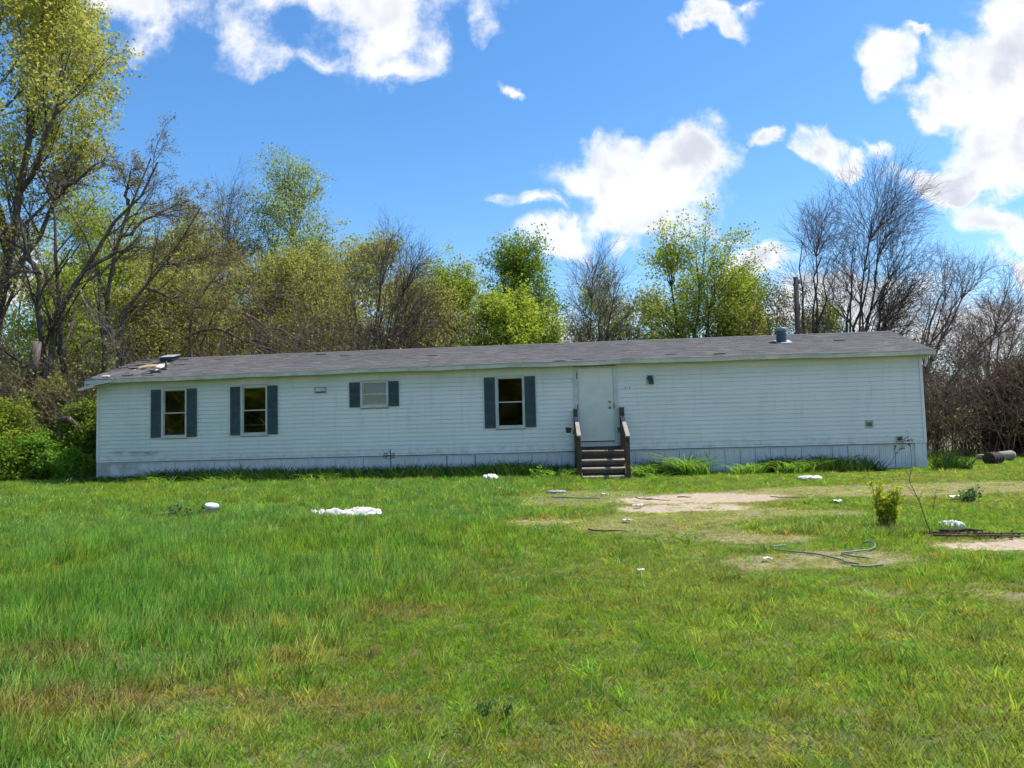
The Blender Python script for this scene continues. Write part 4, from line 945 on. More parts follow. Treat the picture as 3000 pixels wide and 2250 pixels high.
tree('leafy_tree', 'olive understorey tree beyond the crooked bare tree', 'round', 38, 450, 35, 760, 330, 620, 'leaf_o', leaf=13, lsize=.14, spread=.18, dens=1.0)
# west side: the sighted trunks
tree_px('leafy_tree', 'towering cottonwood with olive yellow leaves in the top left corner', 'tall', 41, 29, [
    ([(-30, 1380), (-25, 1100), (0, 870), (30, 760), (60, 560), (95, 330), (120, 100), (140, -60)], .24),
    ([(10, 850), (60, 760, 1), (140, 650, 1.5), (180, 540, 2), (210, 420, 2), (225, 310, 2)], .13),
    ([(30, 760), (0, 600, -1), (-40, 400, -2), (-60, 150, -2), (-40, -80, -2)], .15),
    ([(60, 560), (125, 440, -1), (170, 280, -1.5), (190, 120, -1), (180, 0, -1)], .11),
    ([(95, 400), (150, 200, 1.5), (165, 40, 2), (150, -100, 2)], .10)], 'leaf_c', 'bark_r', leaf=8, lsize=.14, spread=.22)
tree_px('bare_tree', 'forked bare tree with dark trunk at left, below the cottonwood', 'bare', 42, 28, [
    ([(185, 1380), (180, 1000), (175, 830), (165, 700), (158, 580)], .17),
    ([(160, 590), (140, 540, -.5), (118, 490, -1)], .08),
    ([(160, 590), (180, 540, .5), (205, 480, 1)], .08),
    ([(165, 580), (225, 525, -.5), (300, 470, -1)], .08)], None, 'bark', dens=.9)
tree_px('bare_tree', 'curving bare tree at the left edge with long low limbs', 'bare', 43, 27, [
    ([(130, 1380), (125, 1000), (115, 830), (70, 690), (40, 600), (30, 560)], .16),
    ([(110, 800), (60, 720, .5), (0, 670, 1), (-60, 640, 1)], .10),
    ([(120, 800), (60, 795, -.5), (-20, 830, -1)], .07)], None, 'bark')
tree_px('bare_tree', 'bare tree leaning right with long sloping trunk across the bright green', 'bare', 44, 27, [
    ([(110, 1380), (150, 960), (240, 800), (330, 650), (410, 575), (440, 520), (462, 470)], .16),
    ([(250, 790), (340, 740, .5), (400, 725, 1), (470, 740, 1)], .08)], 'leaf_b', 'bark_r', leaf=1, lsize=.07)
tree_px('bare_tree', 'crooked bare tree forking above the west end of the roof', 'bare', 45, 28, [
    ([(300, 1380), (310, 950), (325, 800), (355, 700), (380, 600), (410, 565), (415, 520), (445, 460)], .14),
    ([(360, 690), (430, 640, .5), (500, 610, 1), (555, 585, 1)], .08),
    ([(375, 600), (370, 550, -.5), (385, 490, -1)], .07)], 'leaf_b', 'bark_r', leaf=1, lsize=.07)
tree_px('bare_tree', 'low bare tree sprawling right over the west roof', 'bare', 46, 27, [
    ([(340, 1380), (350, 920), (430, 830), (480, 770), (530, 710), (570, 650), (590, 610)], .12),
    ([(420, 840), (480, 860, .5), (550, 890, 1), (640, 900, 1)], .07),
    ([(480, 770), (560, 760, -.5), (660, 740, -1)], .07)], 'leaf_b', 'bark_r', leaf=1, lsize=.07, dens=1.1)
tree_px('fallen_tree', 'fallen grey branchy tree tangled beyond the west roof end', 'bare', 47, 29.5, [
    ([(590, 1380), (560, 1000), (570, 880), (640, 790, .5), (720, 800, 1), (820, 900, 1)], .10),
    ([(560, 980), (640, 960, .5), (760, 1010, 1), (880, 1060, 1)], .08),
    ([(570, 900), (660, 900, -.5), (800, 960, -1), (900, 1010, -1)], .07)], None, 'bark_r')
tree_px('dead_branch', 'pale bleached dead branch drooping in the thicket at left', 'bare', 48, 25.5, [
    ([(180, 870), (230, 850), (260, 900), (300, 960), (350, 1010)], .035),
    ([(250, 885), (280, 960, .3), (270, 1040, .5)], .025)], None, 'bark_l', dens=.6, twig=.005)

# ------------------------------------------------------------------ thickets (masses nobody could count)
def thicket(name, label, boxes, seed, nst, mat_s, leaf_mats, hgt, per=3, lsize=.09, twig=.005, arch=.5):
    R = np.random.RandomState(seed); P = []; H = []; Dl = []
    for (x0, x1, y0, y1, h0, h1, wgt) in boxes:
        n = int(nst * wgt); x = R.uniform(x0, x1, n); y = R.uniform(y0, y1, n)
        uu = (x - HX) * math.cos(TH) - (y - HY) * math.sin(TH); vv = (x - HX) * math.sin(TH) + (y - HY) * math.cos(TH)
        ok = ~((uu > -1.6) & (uu < HL + 1.2) & (vv < 2 * HD + 1.4)); x, y = x[ok], y[ok]; n = len(x)
        P.append(np.stack([x, y, G(x, y) - .05], 1)); H.append(R.uniform(h0, h1, n))
    P = np.concatenate(P); H = np.concatenate(H); n = len(P)
    az = R.rand(n) * 6.28; sp = np.abs(R.randn(n)) * arch * .6 + .1
    d = np.stack([np.sin(sp) * np.cos(az), np.sin(sp) * np.sin(az), np.cos(sp)], 1)
    s0 = grow(R, P, d, H, 6, .16, np.array([0, 0, -.02])); r0 = taper(np.full(n, .016) * R.uniform(.5, 1.6, n), np.full(n, .006), 6)
    p, d, l, r = kids(R, s0, r0, H, 7, .2, 1, .75, .3, .42, .6, .4, twig); s1 = grow(R, p, d, l, 3, .2, np.array([0, 0, .0])); r1 = taper(r, r * .5, 3)
    p, d, l, r = kids(R, s1, r1, l, 3, .2, 1, .8, .3, .5, .8, .4, twig * .8); s2 = grow(R, p, d, l, 2, .2, np.array([0, 0, .0])); r2 = taper(r, r * .6, 2)
    V, F = tubes([(s0, r0, 3), (s1, r1, 3), (s2, r2, 3)])
    o = link(name, np_mesh(name, V, F, M[mat_s], True)); tag(o, label, 'thicket', kind='stuff')
    for (lm, per, zlo, zhi) in leaf_mats:
        zz = s1[:, :, 2].mean(1) - G(s1[:, 0, 0], s1[:, 0, 1]); sel = s1[(zz > zlo) & (zz < zhi)]
        if not len(sel): continue
        V, F, v = leaves(R, sel, per, lsize * 1.1, .07, .2, tri=True); c = link('leaves', np_mesh('leaves', V, F, M[lm], False, {'v': v}), o); c['kind'] = 'stuff'
    return o
thicket('thicket', 'brown tangled thicket with dead stems beyond the west end', [(-24, -10.5, 24.5, 30, 2.5, 6.0, 1.0), (-13, -3, 28.6, 33, 3.5, 6.5, .8)], 61, 620, 'brush', [('leaf_o', 2, 0, 9), ('leaf_b', 1, 1, 9)], 4)
thicket('thicket', 'dark brown leafless thicket beyond the east end', [(11.6, 21, 25.5, 31, 2.2, 4.6, 1.0), (10.5, 15, 27, 34, 3.0, 5.5, .5)], 62, 620, 'brush', [('leaf_r', 2, .5, 9), ('leaf_o', 1, 0, 1.6)], 4)
thicket('thicket', 'low brushy growth along the back behind the roof', [(-6, 11, 29.0, 34, 2.6, 5.0, 1.0)], 63, 420, 'brush', [('leaf_o', 2, 0, 9)], 4)
tree('shrub', 'rust brown shrub at the right edge behind the barrel', 'round', 71, 2960, 27, 1050, 2840, 3120, 'leaf_r', leaf=6, lsize=.09, spread=.12, bark='brush', dens=.8, group=None)
for k, (bx, Y, top, x0, x1, lm, sd, lb) in enumerate((
        (30, 24.3, 1170, -90, 120, 'leaf_y', 81, 'bright leafy shrub at the left edge beside the grass'),
        (120, 23.8, 1265, 50, 205, 'weed', 82, 'low leafy shrub in front of the west thicket'),
        (240, 24.6, 1180, 180, 300, 'leaf_g', 83, 'leafy shrub pressed against the west end of the home'),
        (150, 26.2, 1110, 80, 235, 'leaf_o', 84, 'olive shrub among dead stems left of the home'),
        (-40, 23.2, 1290, -140, 60, 'weed', 85, 'small green shrub at the lower left of the thicket'),
        (215, 23.6, 1320, 165, 270, 'weed', 86, 'short weedy shrub at the foot of the west corner'),
        (50, 23.4, 1310, -10, 110, 'leaf_g', 87, 'dark green shrub low at the edge of the lawn, far left'))):
    tree('shrub', lb, 'round', sd, bx, Y, top, x0, x1, lm, leaf=6, lsize=.11, spread=.10, bark='brush', dens=.45, group='shrubs by the west end')
for (pts, r, Yy, lb) in (([(160, 1235), (200, 1225), (235, 1258)], .10, 24.0, 'broken brown log lying in the shrubs left of the home'), ([(85, 1130), (100, 1060), (110, 1000)], .17, 25.0, 'dark leaning stump in the west thicket')):
    o = MB().tube([at(a, b, Yy) for a, b in pts], [r, r * .9, r * .75], 8).build('broken_trunk', M['bark_r'], None, True); tag(o, lb, 'trunk')
# distant wood closing the horizon
def far_wood():
    R = np.random.RandomState(90); n = 520
    x = R.uniform(-95, 110, n); y = R.uniform(70, 95, n); h = R.uniform(3.5, 6.5, n) * (1 + .35 * (x < -12))
    P = np.stack([x, y, np.full(n, .3)], 1); s0 = grow(R, P, unit(np.stack([R.randn(n) * .15, R.randn(n) * .15, np.ones(n)], 1)), h, 5, .06, np.array([0, 0, .05]))
    r0 = taper(np.full(n, .10), np.full(n, .03), 5)
    p, d, l, r = kids(R, s0, r0, h, 8, .15, 1, .8, .2, .42, .5, .4, .015); s1 = grow(R, p, d, l, 4, .12, np.array([0, 0, .04])); r1 = taper(r, r * .5, 4)
    V, F = tubes([(s0, r0, 4), (s1, r1, 3)]); o = link('far_wood', np_mesh('far_wood', V, F, M['bark_r'], True)); tag(o, 'distant budding woodland along the horizon', 'wood', kind='stuff')
    V, F, v = leaves(R, s1, 6, .45, .35, tri=True); c = link('leaves', np_mesh('leaves', V, F, M['leaf_o'], False, {'v': v}), o); c['kind'] = 'stuff'
far_wood()
# woods on the other side of the yard, behind the viewer: they show only as reflections in the panes
def copy_tree(src, loc, sc, label):
    r = src.copy(); COL.objects.link(r); r.location = loc; r.scale = (sc, sc, sc); r.rotation_euler = (0, 0, 1.3 * loc[0]); r['label'] = label; r['group'] = 'trees across the yard behind the viewer'
    for ch in src.children:
        c = ch.copy(); COL.objects.link(c); c.parent = r
srcs = [o for o in bpy.data.objects if o.name.startswith('leafy_tree') and o.type == 'EMPTY']
for k, (x, y, s_) in enumerate(((-36, -1, 1.2), (-30, -6, 1.1), (-26.5, -11, 1.2), (-23, -16, 1.1), (-16, -22, 1.2), (-12.5, -21, 1.2), (-10, -24, 1.3), (-7.5, -21, 1.2), (-4, -24, 1.2))):
    copy_tree(srcs[(k * 3 + 2) % len(srcs)], (x, y, -.16), s_, 'green tree across the yard, reflected in the window panes')

# utility pole and wire
pb = at(2350, 1300, 33); pz = float(G(pb[0], 33)); ptop = at(2331, 812, 33); pole = empty('utility_pole', (pb[0], 33, pz)); tag(pole, 'weathered grey utility pole behind the roof, right of the blue pipe', 'utility pole')
tp = np.array(ptop) - np.array([pb[0], 33, pz])
MB().tube([(0, 0, -.3), tuple(tp * .5), tuple(tp)], [.125, .115, .10], 12).build('shaft', M['pole'], pole, True)
MB().box(tp[0] + .12, tp[0] + .2, -.05, .05, tp[2] - .30, tp[2] - .12).build('insulator', M['galv'], pole)
w0 = np.array(at(2352, 826, 33)); w1 = np.array(at(3350, 812, 37)); wp = []
for i in range(25):
    t = i / 24; p = w0 + (w1 - w0) * t; p[2] -= 2.2 * t * (1 - t); wp.append(p)
tag(MB().tube(wp, .014, 4).build('overhead_wire', M['galv'], None, True), 'sagging overhead wire running right from the pole', 'wire')

# ------------------------------------------------------------------ grass
SRC = bpy.data.collections.new('grass_tufts')
def tuft(name, R, n, rad, h, w, lean, curl, splay, sides=1.0):
    a = R.rand(n) * 6.28; r = rad * np.sqrt(R.rand(n)); p = np.stack([r * np.cos(a), r * np.sin(a), np.full(n, -.012)], 1)
    hh = h * R.uniform(.45, 1.15, n); az = R.rand(n) * 6.28
    d0 = unit(np.stack([np.cos(az) * splay + lean, np.sin(az) * splay, np.ones(n)], 1)); bend = np.stack([np.cos(az) * curl + lean * 1.3, np.sin(az) * curl, np.full(n, -curl * .55)], 1) * R.uniform(.3, 1.5, n)[:, None]
    s = unit(np.cross(d0, np.stack([np.cos(az + 1.2), np.sin(az + 1.2), np.zeros(n)], 1)))
    V = []; t = (0, .38, .72, 1.0); wd = (.8, 1.0, .7, 0)
    for k in range(3):
        c = p + (d0 * t[k] + bend * t[k] ** 2 * .5) * hh[:, None]; ww = (w * wd[k] * .5 * R.uniform(.7, 1.3, n))[:, None]
        V += [c - s * ww, c + s * ww]
    V.append(p + (d0 + bend * .5) * hh[:, None])
    V = np.stack(V, 1).reshape(-1, 3); b = (np.arange(n) * 7)[:, None]
    Fq = np.concatenate([b + np.array([[0, 1, 3, 2]]), b + np.array([[2, 3, 5, 4]])]); Ft = b + np.array([[4, 5, 6]])
    me = np_mesh(name, V, [Fq, Ft], M['grass'], True, {'v': np.repeat(R.rand(n), 7)})
    o = bpy.data.objects.new(name, me); SRC.objects.link(o); return o
Rg = np.random.RandomState(77); NV = 8
for i in range(NV): tuft('a%d_short' % i, Rg, 50, .068, .060, .0043, .05, .30, .36)
for i in range(NV): tuft('b%d_lush' % i, Rg, 28, .068, .15, .0065, .14, .36, .22)
for i in range(NV): tuft('c%d_tall' % i, Rg, 20, .075, .42, .0105, .05, .36, .20)
for i in range(NV): tuft('d%d_leafy' % i, Rg, 20, .070, .045, .013, .02, .8, .8)
rng = np.random.RandomState(9)
def cells(x0, x1, y0, y1, s, fr=True):
    xs_ = np.arange(x0, x1, s); ys_ = np.arange(y0, y1, s); X, Y = np.meshgrid(xs_, ys_); X = X.ravel() + rng.rand(X.size) * s; Y = Y.ravel() + rng.rand(Y.size) * s
    if fr: k = np.abs(X) < .72 * Y + 2.2; X, Y = X[k], Y[k]
    return X, Y
PX, PY = [], []
for a in ((-9, 9, 1.8, 7.5, .062), (-13, 13, 7.5, 13, .080), (-19, 19, 13, 22.6, .115), (-24, -12.4, 22.6, 26.5, .16), (11.0, 24, 20.4, 34, .17)):
    x, y = cells(*a); PX.append(x); PY.append(y)
PX = np.concatenate(PX); PY = np.concatenate(PY)
# not under the home
cH, sH = math.cos(TH), math.sin(TH)
Uh = (PX - HX) * cH - (PY - HY) * sH; Vh = (PX - HX) * sH + (PY - HY) * cH
inside = (Uh > -.02) & (Uh < HL + .02) & (Vh > -.03) & (Vh < 2 * HD)
onsteps = (Uh > 14.1) & (Uh < 15.33) & (Vh > -1.45)
d_ = dirt_at(PX, PY); n1 = vnoise(PX, PY, .45, 3); n2 = vnoise(PX + 40, PY + 9, 1.3, 3); n3 = vnoise(PX - 20, PY + 70, 4.0, 2)
keep = ~inside & ~onsteps & (rng.rand(len(PX)) > np.clip(d_ * 1.12 + (n3 - .5) * .5 * (d_ > .2), 0, .97))
PX, PY, Uh, Vh, d_, n1, n2, n3 = [a[keep] for a in (PX, PY, Uh, Vh, d_, n1, n2, n3)]
N = len(PX)
left = sstep(-PX + .28 * (PY - 8) + 2.0 * (n1 - .5), -.4, 2.4)                     # rank growth on the west half
lushR = sstep(1.25 - np.sqrt(((PX - 4.35) / 1.3) ** 2 + ((PY - 10.3) / .85) ** 2), 0, .4)
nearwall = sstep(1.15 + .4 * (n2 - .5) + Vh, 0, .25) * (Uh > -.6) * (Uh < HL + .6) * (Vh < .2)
band = sstep(2.6 + Vh, 0, .8) * (Vh < .2)
midband = left * sstep(PY, 4.2, 6.5) * sstep(13 - PY, 0, 4)
hs = .55 + .55 * n2 + .30 * midband + .25 * left
hs *= 1 - .55 * sstep(dirt_at(PX, PY + .5) + d_, .1, .6)
far_short = (1 - left) * sstep(PY, 9, 13); hs *= 1 - .15 * far_short
typ = np.where(rng.rand(N) < np.clip(.05 + .75 * left * sstep(n2, .25, .6) + lushR, 0, .95), 1, 0)
typ = np.where((rng.rand(N) < .14) & (typ == 0), 3, typ)
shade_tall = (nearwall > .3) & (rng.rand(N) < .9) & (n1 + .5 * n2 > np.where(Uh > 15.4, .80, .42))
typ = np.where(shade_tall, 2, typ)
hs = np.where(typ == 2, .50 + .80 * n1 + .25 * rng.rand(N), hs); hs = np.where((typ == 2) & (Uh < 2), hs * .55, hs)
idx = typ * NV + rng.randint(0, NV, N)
green = np.array([.265, .380, .048]); blue = np.array([.215, .375, .085]); yel = np.array([.370, .375, .095]); dry = np.array([.420, .280, .105]); deep = np.array([.175, .340, .050])
t = green[None] * np.ones((N, 1)); mixc = lambda t, c, k: t + (c[None] - t) * np.clip(k, 0, 1)[:, None]
t = mixc(t, blue, .75 * left * sstep(n1, .30, .62)); t = mixc(t, deep, .7 * midband * sstep(n2, .4, .7)); t = mixc(t, blue, .5 * lushR)
t = mixc(t, yel, .85 * sstep(d_, .05, .5) + .55 * (1 - left) * sstep(n1, .42, .7)); t = mixc(t, yel, .5 * sstep(n3, .62, .85))
for cx, cy, rx, ry, k in ((-2.5, 4.3, 1.1, .26, .55), (-2.0, 5.9, .8, .2, .3), (-1.35, 5.2, .4, .25, .4), (-3.2, 5.2, .6, .3, .5), (-.9, 4.3, .5, .25, .5), (.7, 3.6, .8, .2, .4), (-1.0, 6.3, .5, .3, .5)):
    q = np.sqrt(((PX + .6 * (n3 - .5) - cx) / rx) ** 2 + ((PY + .5 * (n2 - .5) - cy) / ry) ** 2); kk = k * sstep(1.3 - q, 0, .7); t = mixc(t, dry, kk); hs = hs * (1 - .45 * kk)
t = np.where(((typ == 2)[:, None]), np.array([.045, .105, .016])[None] * (1 + .2 * (n2 - .5))[:, None], t)  # tall grass at the wall base: the home's shade painted into its tint
t = np.where(((typ == 3)[:, None]), t * np.array([.85, 1.0, .9])[None], t)
t *= 1.07 * (1 + .42 * (rng.rand(N) - .5))[:, None] * (1 + .16 * rng.randn(N, 3) * np.array([1, .4, 1])) * (.78 + .44 * n3)[:, None]
rot = np.zeros((N, 3)); rot[:, 2] = np.where(typ == 1, rng.randn(N) * 1.3, rng.rand(N) * 6.28); rot[:, 0] = rng.randn(N) * .06; rot[:, 1] = rng.randn(N) * .06
wid = 1.0 + .7 * sstep(PY, 7, 16)
scl = np.stack([wid * rng.uniform(.85, 1.2, N), wid * rng.uniform(.85, 1.2, N), hs * rng.uniform(.8, 1.2, N)], 1)
def points_obj(name, P, rot, scl, idx, tint, coll, label, cat):
    me = bpy.data.meshes.new(name); me.vertices.add(len(P)); me.vertices.foreach_set('co', np.asarray(P, np.float32).ravel())
    for nm, arr in (('rot', rot), ('scl', scl), ('tint', tint)):
        a = me.attributes.new(nm, 'FLOAT_VECTOR', 'POINT'); a.data.foreach_set('vector', np.asarray(arr, np.float32).ravel())
    a = me.attributes.new('idx', 'INT', 'POINT'); a.data.foreach_set('value', np.asarray(idx, np.int32))
    me.update(); o = link(name, me); tag(o, label, cat, kind='stuff')
    ng = bpy.data.node_groups.new(name + '_scatter', 'GeometryNodeTree')
    ng.interface.new_socket('Geometry', in_out='INPUT', socket_type='NodeSocketGeometry'); ng.interface.new_socket('Geometry', in_out='OUTPUT', socket_type='NodeSocketGeometry')
    gi = ng.nodes.new('NodeGroupInput'); go = ng.nodes.new('NodeGroupOutput'); ip = ng.nodes.new('GeometryNodeInstanceOnPoints'); ci = ng.nodes.new('GeometryNodeCollectionInfo')
    ci.inputs['Collection'].default_value = coll; ci.inputs['Separate Children'].default_value = True; ci.inputs['Reset Children'].default_value = True
    def na(nm, ty):
        n = ng.nodes.new('GeometryNodeInputNamedAttribute'); n.data_type = ty; n.inputs['Name'].default_value = nm; return [s for s in n.outputs if s.enabled and s.name == 'Attribute'][0]
    L = ng.links
    L.new(gi.outputs[0], ip.inputs['Points']); L.new(ci.outputs[0], ip.inputs['Instance']); ip.inputs['Pick Instance'].default_value = True
    L.new(na('idx', 'INT'), ip.inputs['Instance Index'])
    e2r = ng.nodes.new('FunctionNodeEulerToRotation'); L.new(na('rot', 'FLOAT_VECTOR'), e2r.inputs[0]); L.new(e2r.outputs[0], ip.inputs['Rotation'])
    L.new(na('scl', 'FLOAT_VECTOR'), ip.inputs['Scale']); L.new(ip.outputs[0], go.inputs[0])
    md = o.modifiers.new('scatter', 'NODES'); md.node_group = ng; return o
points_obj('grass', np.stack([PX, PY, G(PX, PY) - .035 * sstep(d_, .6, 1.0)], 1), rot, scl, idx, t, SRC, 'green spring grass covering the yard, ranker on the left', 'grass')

# pink-headed weeds in the dry patches on the left
FL = bpy.data.collections.new('seed_heads')
for i in range(4):
    R = np.random.RandomState(300 + i); P = np.stack([R.uniform(-.08, .08, 4), R.uniform(-.08, .08, 4), np.zeros(4)], 1); hh = R.uniform(.09, .16, 4)
    s0 = grow(R, P, unit(np.stack([R.randn(4) * .15 + .2, R.randn(4) * .15, np.ones(4)], 1)), hh, 4, .08, np.zeros(3)); V, F = tubes([(s0, taper(np.full(4, .002), np.full(4, .0015), 4), 3)])
    V2, F2, v2 = leaves(R, s0[:, 2:], 7, .012, .004); me = np_mesh('seed_head_%d' % i, np.concatenate([V, V2]), np.concatenate([F, F2 + len(V)]), M['pink'], False, {'v': np.concatenate([np.zeros(len(V)), v2])})
    o = bpy.data.objects.new('seed_head_%d' % i, me); FL.objects.link(o)
fx = np.concatenate([rng.normal(-2.3, .9, 55), rng.normal(-1.6, .8, 45), rng.normal(-.8, .6, 14)]); fy = np.concatenate([rng.normal(4.5, .45, 55), rng.normal(5.6, .7, 45), rng.normal(5.2, .7, 14)])
nf = len(fx)
points_obj('seed_heads', np.stack([fx, fy, G(fx, fy)], 1), np.stack([np.zeros(nf), np.zeros(nf), rng.rand(nf) * 6.28], 1), np.ones((nf, 3)) * rng.uniform(.55, .95, (nf, 1)), rng.randint(0, 4, nf), np.ones((nf, 3)), FL, 'pinkish seed heads scattered through the left foreground grass', 'wildflowers')

# ------------------------------------------------------------------ weeds by the house
def clump(name, label, u, v, n, h, spread, mt, seed, w=.030, curl=1.0, group=None):
    h *= 1.08; n = int(n * .9)
    R = np.random.RandomState(seed); b = HW(u, v, 0); z = float(G(b[0], b[1])); o = empty(name, (b[0], b[1], z)); tag(o, label, 'weeds', group)
    a = R.rand(n) * 6.28; r = spread * np.sqrt(R.rand(n)); p = np.stack([r * np.cos(a) * 1.6, r * np.sin(a) * .7, np.full(n, -.02)], 1); hh = h * R.uniform(.45, 1.1, n); az = R.rand(n) * 6.28
    K = 6; d = unit(np.stack([np.cos(az) * .35, np.sin(az) * .35, np.ones(n)], 1)); V = []
    s = np.stack([-np.sin(az), np.cos(az), np.zeros(n)], 1)
    for k in range(K):
        t_ = k / (K - 1); c = p + d * (t_ * hh)[:, None] + np.stack([np.cos(az), np.sin(az), np.full(n, -.75)], 1) * (curl * t_ ** 2.2 * hh * .55)[:, None]
        ww = (w * (1 - t_ ** 2 * .95) * R.uniform(.6, 1.2, n) * .5)[:, None]; V += [c - s * ww, c + s * ww + np.array([0, 0, .004])]
    V = np.stack(V, 1).reshape(-1, 3); bb = (np.arange(n) * 2 * K)[:, None]
    F = np.concatenate([bb + np.array([[2 * k, 2 * k + 1, 2 * k + 3, 2 * k + 2]]) for k in range(K - 1)])
    link('blades', np_mesh('blades', V, F, M[mt], True, {'v': np.repeat(R.rand(n), 2 * K)}), o); return o
WG = 'tall weeds along the skirting'
clump('weed_clump', 'bright arching weeds right beside the steps', 15.75, -1.05, 150, .62, .22, 'weed', 1, group=WG)
clump('weed_clump', 'tall bright weed mound right of the steps', 17.0, -1.0, 240, .78, .30, 'weed', 2, group=WG)
clump('weed_clump', 'feathery tall weed tuft on top of the mound right of the steps', 16.75, -.75, 60, 1.02, .12, 'weed', 12, group=WG)
clump('weed_clump', 'arching pale weeds midway along the skirting right of the steps', 18.4, -1.0, 170, .55, .30, 'weed', 3, group=WG)
clump('weed_clump', 'broad arching weeds left of the dark tuft under the right wall', 19.6, -1.0, 170, .58, .34, 'weed', 4, group=WG)
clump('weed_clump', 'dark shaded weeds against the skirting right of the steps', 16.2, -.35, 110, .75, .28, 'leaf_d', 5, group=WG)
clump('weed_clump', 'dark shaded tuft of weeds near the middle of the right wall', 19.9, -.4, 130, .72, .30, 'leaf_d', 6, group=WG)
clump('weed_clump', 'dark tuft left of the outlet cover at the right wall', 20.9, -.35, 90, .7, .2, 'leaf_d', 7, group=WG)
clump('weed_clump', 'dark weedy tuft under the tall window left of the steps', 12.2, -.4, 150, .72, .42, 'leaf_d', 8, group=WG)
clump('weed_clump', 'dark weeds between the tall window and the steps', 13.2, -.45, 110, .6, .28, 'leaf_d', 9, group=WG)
clump('weed_clump', 'lit green weeds just left of the steps', 13.5, -1.25, 90, .5, .22, 'weed', 10, group=WG)
clump('weed_clump', 'pale arching weeds under the exhaust vent at left', 7.1, -1.3, 60, .45, .30, 'weed', 11, group=WG)
clump('weed_clump', 'lit weeds below the second window from the left', 4.4, -1.3, 70, .42, .40, 'weed', 13, group=WG)
clump('weed_clump', 'thin lit weeds below the first window from the left', 2.6, -1.2, 60, .40, .35, 'weed', 14, group=WG)
clump('grass_tuft', 'grass tuft at the upper edge of the bare sandy patch', 15.95, -2.9, 70, .40, .12, 'weed', 15, w=.014)
clump('grass_tuft', 'small grass tuft behind the right half of the sandy patch', 18.2, -3.8, 50, .34, .10, 'weed', 16, w=.014)
# dead stalk leaning on the skirting
def stalk(name, label, pts_px, Y0, mt, leafm, n, seed, cat='weeds', r=.006, ls=.05):
    R = np.random.RandomState(seed); P = np.array([at(a, b, Y0) for a, b in pts_px]); o = empty(name, (P[0][0], P[0][1], P[0][2])); tag(o, label, cat)
    Q = (P - P[0])[None]; rad = taper(np.array([r]), np.array([r * .4]), len(P)); p, d, l, rr = kids(R, Q, rad, np.array([np.linalg.norm(P[-1] - P[0])]), n, .3, 1, .7, .2, .35, .7, .4, .0025)
    s1 = grow(R, p, d, l, 3, .12, np.array([0, 0, .05])); V, F = tubes([(Q, rad, 5), (s1, taper(rr, rr * .5, 3), 3)]); link('stem', np_mesh('stem', V, F, M[mt], True), o)
    if leafm: V, F, v = leaves(R, s1, 5, ls, .01); link('leaves', np_mesh('leaves', V, F, M[leafm], False, {'v': v}), o)
    return o
stalk('dead_weed', 'dead brown stalk leaning across the outlet cover at the right end', [(2605, 1362), (2625, 1330), (2648, 1300), (2662, 1285)], 19.9, 'deadweed', 'deadweed', 9, 1, ls=.06)
stalk('dead_weed', 'small dead stalk against the skirting right of the bright weeds', [(2080, 1350), (2074, 1338), (2068, 1330)], 20.3, 'deadweed', 'deadweed', 4, 2, ls=.05)
g0 = (5.04, 9.49)
stalk('bare_sapling', 'thin bare sapling leaning over the sandy patch at right', [(2728, 1562), (2712, 1525), (2696, 1475), (2684, 1450), (2664, 1410), (2668, 1378)], 9.5, 'twig', None, 7, 3, 'sapling', .008)
stalk('bare_sapling', 'second short bare twig right of the leaning sapling', [(2733, 1495), (2738, 1465), (2742, 1440)], 10.1, 'twig', None, 3, 4, 'sapling', .005)
# gold-green shrub
def gold_bush():
    R = np.random.RandomState(5); z = float(G(4.75, 10.0)); o = empty('golden_shrub', (4.75, 10.0, z)); tag(o, 'small yellow green shrub leaning right beside the sandy patch', 'shrub')
    n = 16; P = np.stack([R.randn(n) * .04, R.randn(n) * .04, np.zeros(n)], 1); s0 = grow(R, P, unit(np.stack([R.randn(n) * .12 + .06, R.randn(n) * .08, np.ones(n)], 1)), R.uniform(.20, .64, n), 6, .08, np.array([.02, 0, .02]))
    r0 = taper(np.full(n, .006), np.full(n, .003), 6); p, d, l, r = kids(R, s0, r0, np.full(n, .45), 8, .3, 1, .8, .2, .20, .7, .3, .002); s1 = grow(R, p, d, l, 3, .2, np.array([0, 0, .0])); V, F = tubes([(s0, r0, 4), (s1, taper(r, r * .5, 3), 3)])
    link('stems', np_mesh('stems', V, F, M['twig'], True), o); V, F, v = leaves(R, s1, 13, .044, .014); link('crown', np_mesh('leaves', V, F, M['gold'], False, {'v': v}), o)
gold_bush()
def rosette(name, label, x, y, n, h, mt, seed, w=.03, sp=.05):
    R = np.random.RandomState(seed); z = float(G(x, y)); o = empty(name, (x, y, z)); tag(o, label, 'weed')
    P = np.stack([R.randn(n) * sp, R.randn(n) * sp, np.zeros(n)], 1); s0 = grow(R, P, unit(np.stack([R.randn(n) * .3, R.randn(n) * .3, np.ones(n)], 1)), h * R.uniform(.4, 1, n), 5, .12, np.zeros(3)); r0 = taper(np.full(n, .004), np.full(n, .002), 5)
    V, F = tubes([(s0, r0, 3)]); link('stems', np_mesh('stems', V, F, M[mt], True, {'v': np.full(len(V), .4)}), o); V, F, v = leaves(R, s0, 12, w * 2, .012, .1); link('crown', np_mesh('leaves', V, F, M[mt], False, {'v': v}), o)
rosette('thistle', 'dark bluish thistle growing in the centre foreground grass', -.14, 3.98, 9, .15, 'weed_b', 1, w=.013, sp=.035)
rosette('broadleaf_weed', 'bluish weed clump at the right near the far track', 7.4, 12.6, 14, .32, 'weed_b', 2)
rosette('broadleaf_weed', 'low dark weed clump near the middle of the lawn', .62, 10.9, 14, .10, 'weed', 3, w=.016, sp=.14)
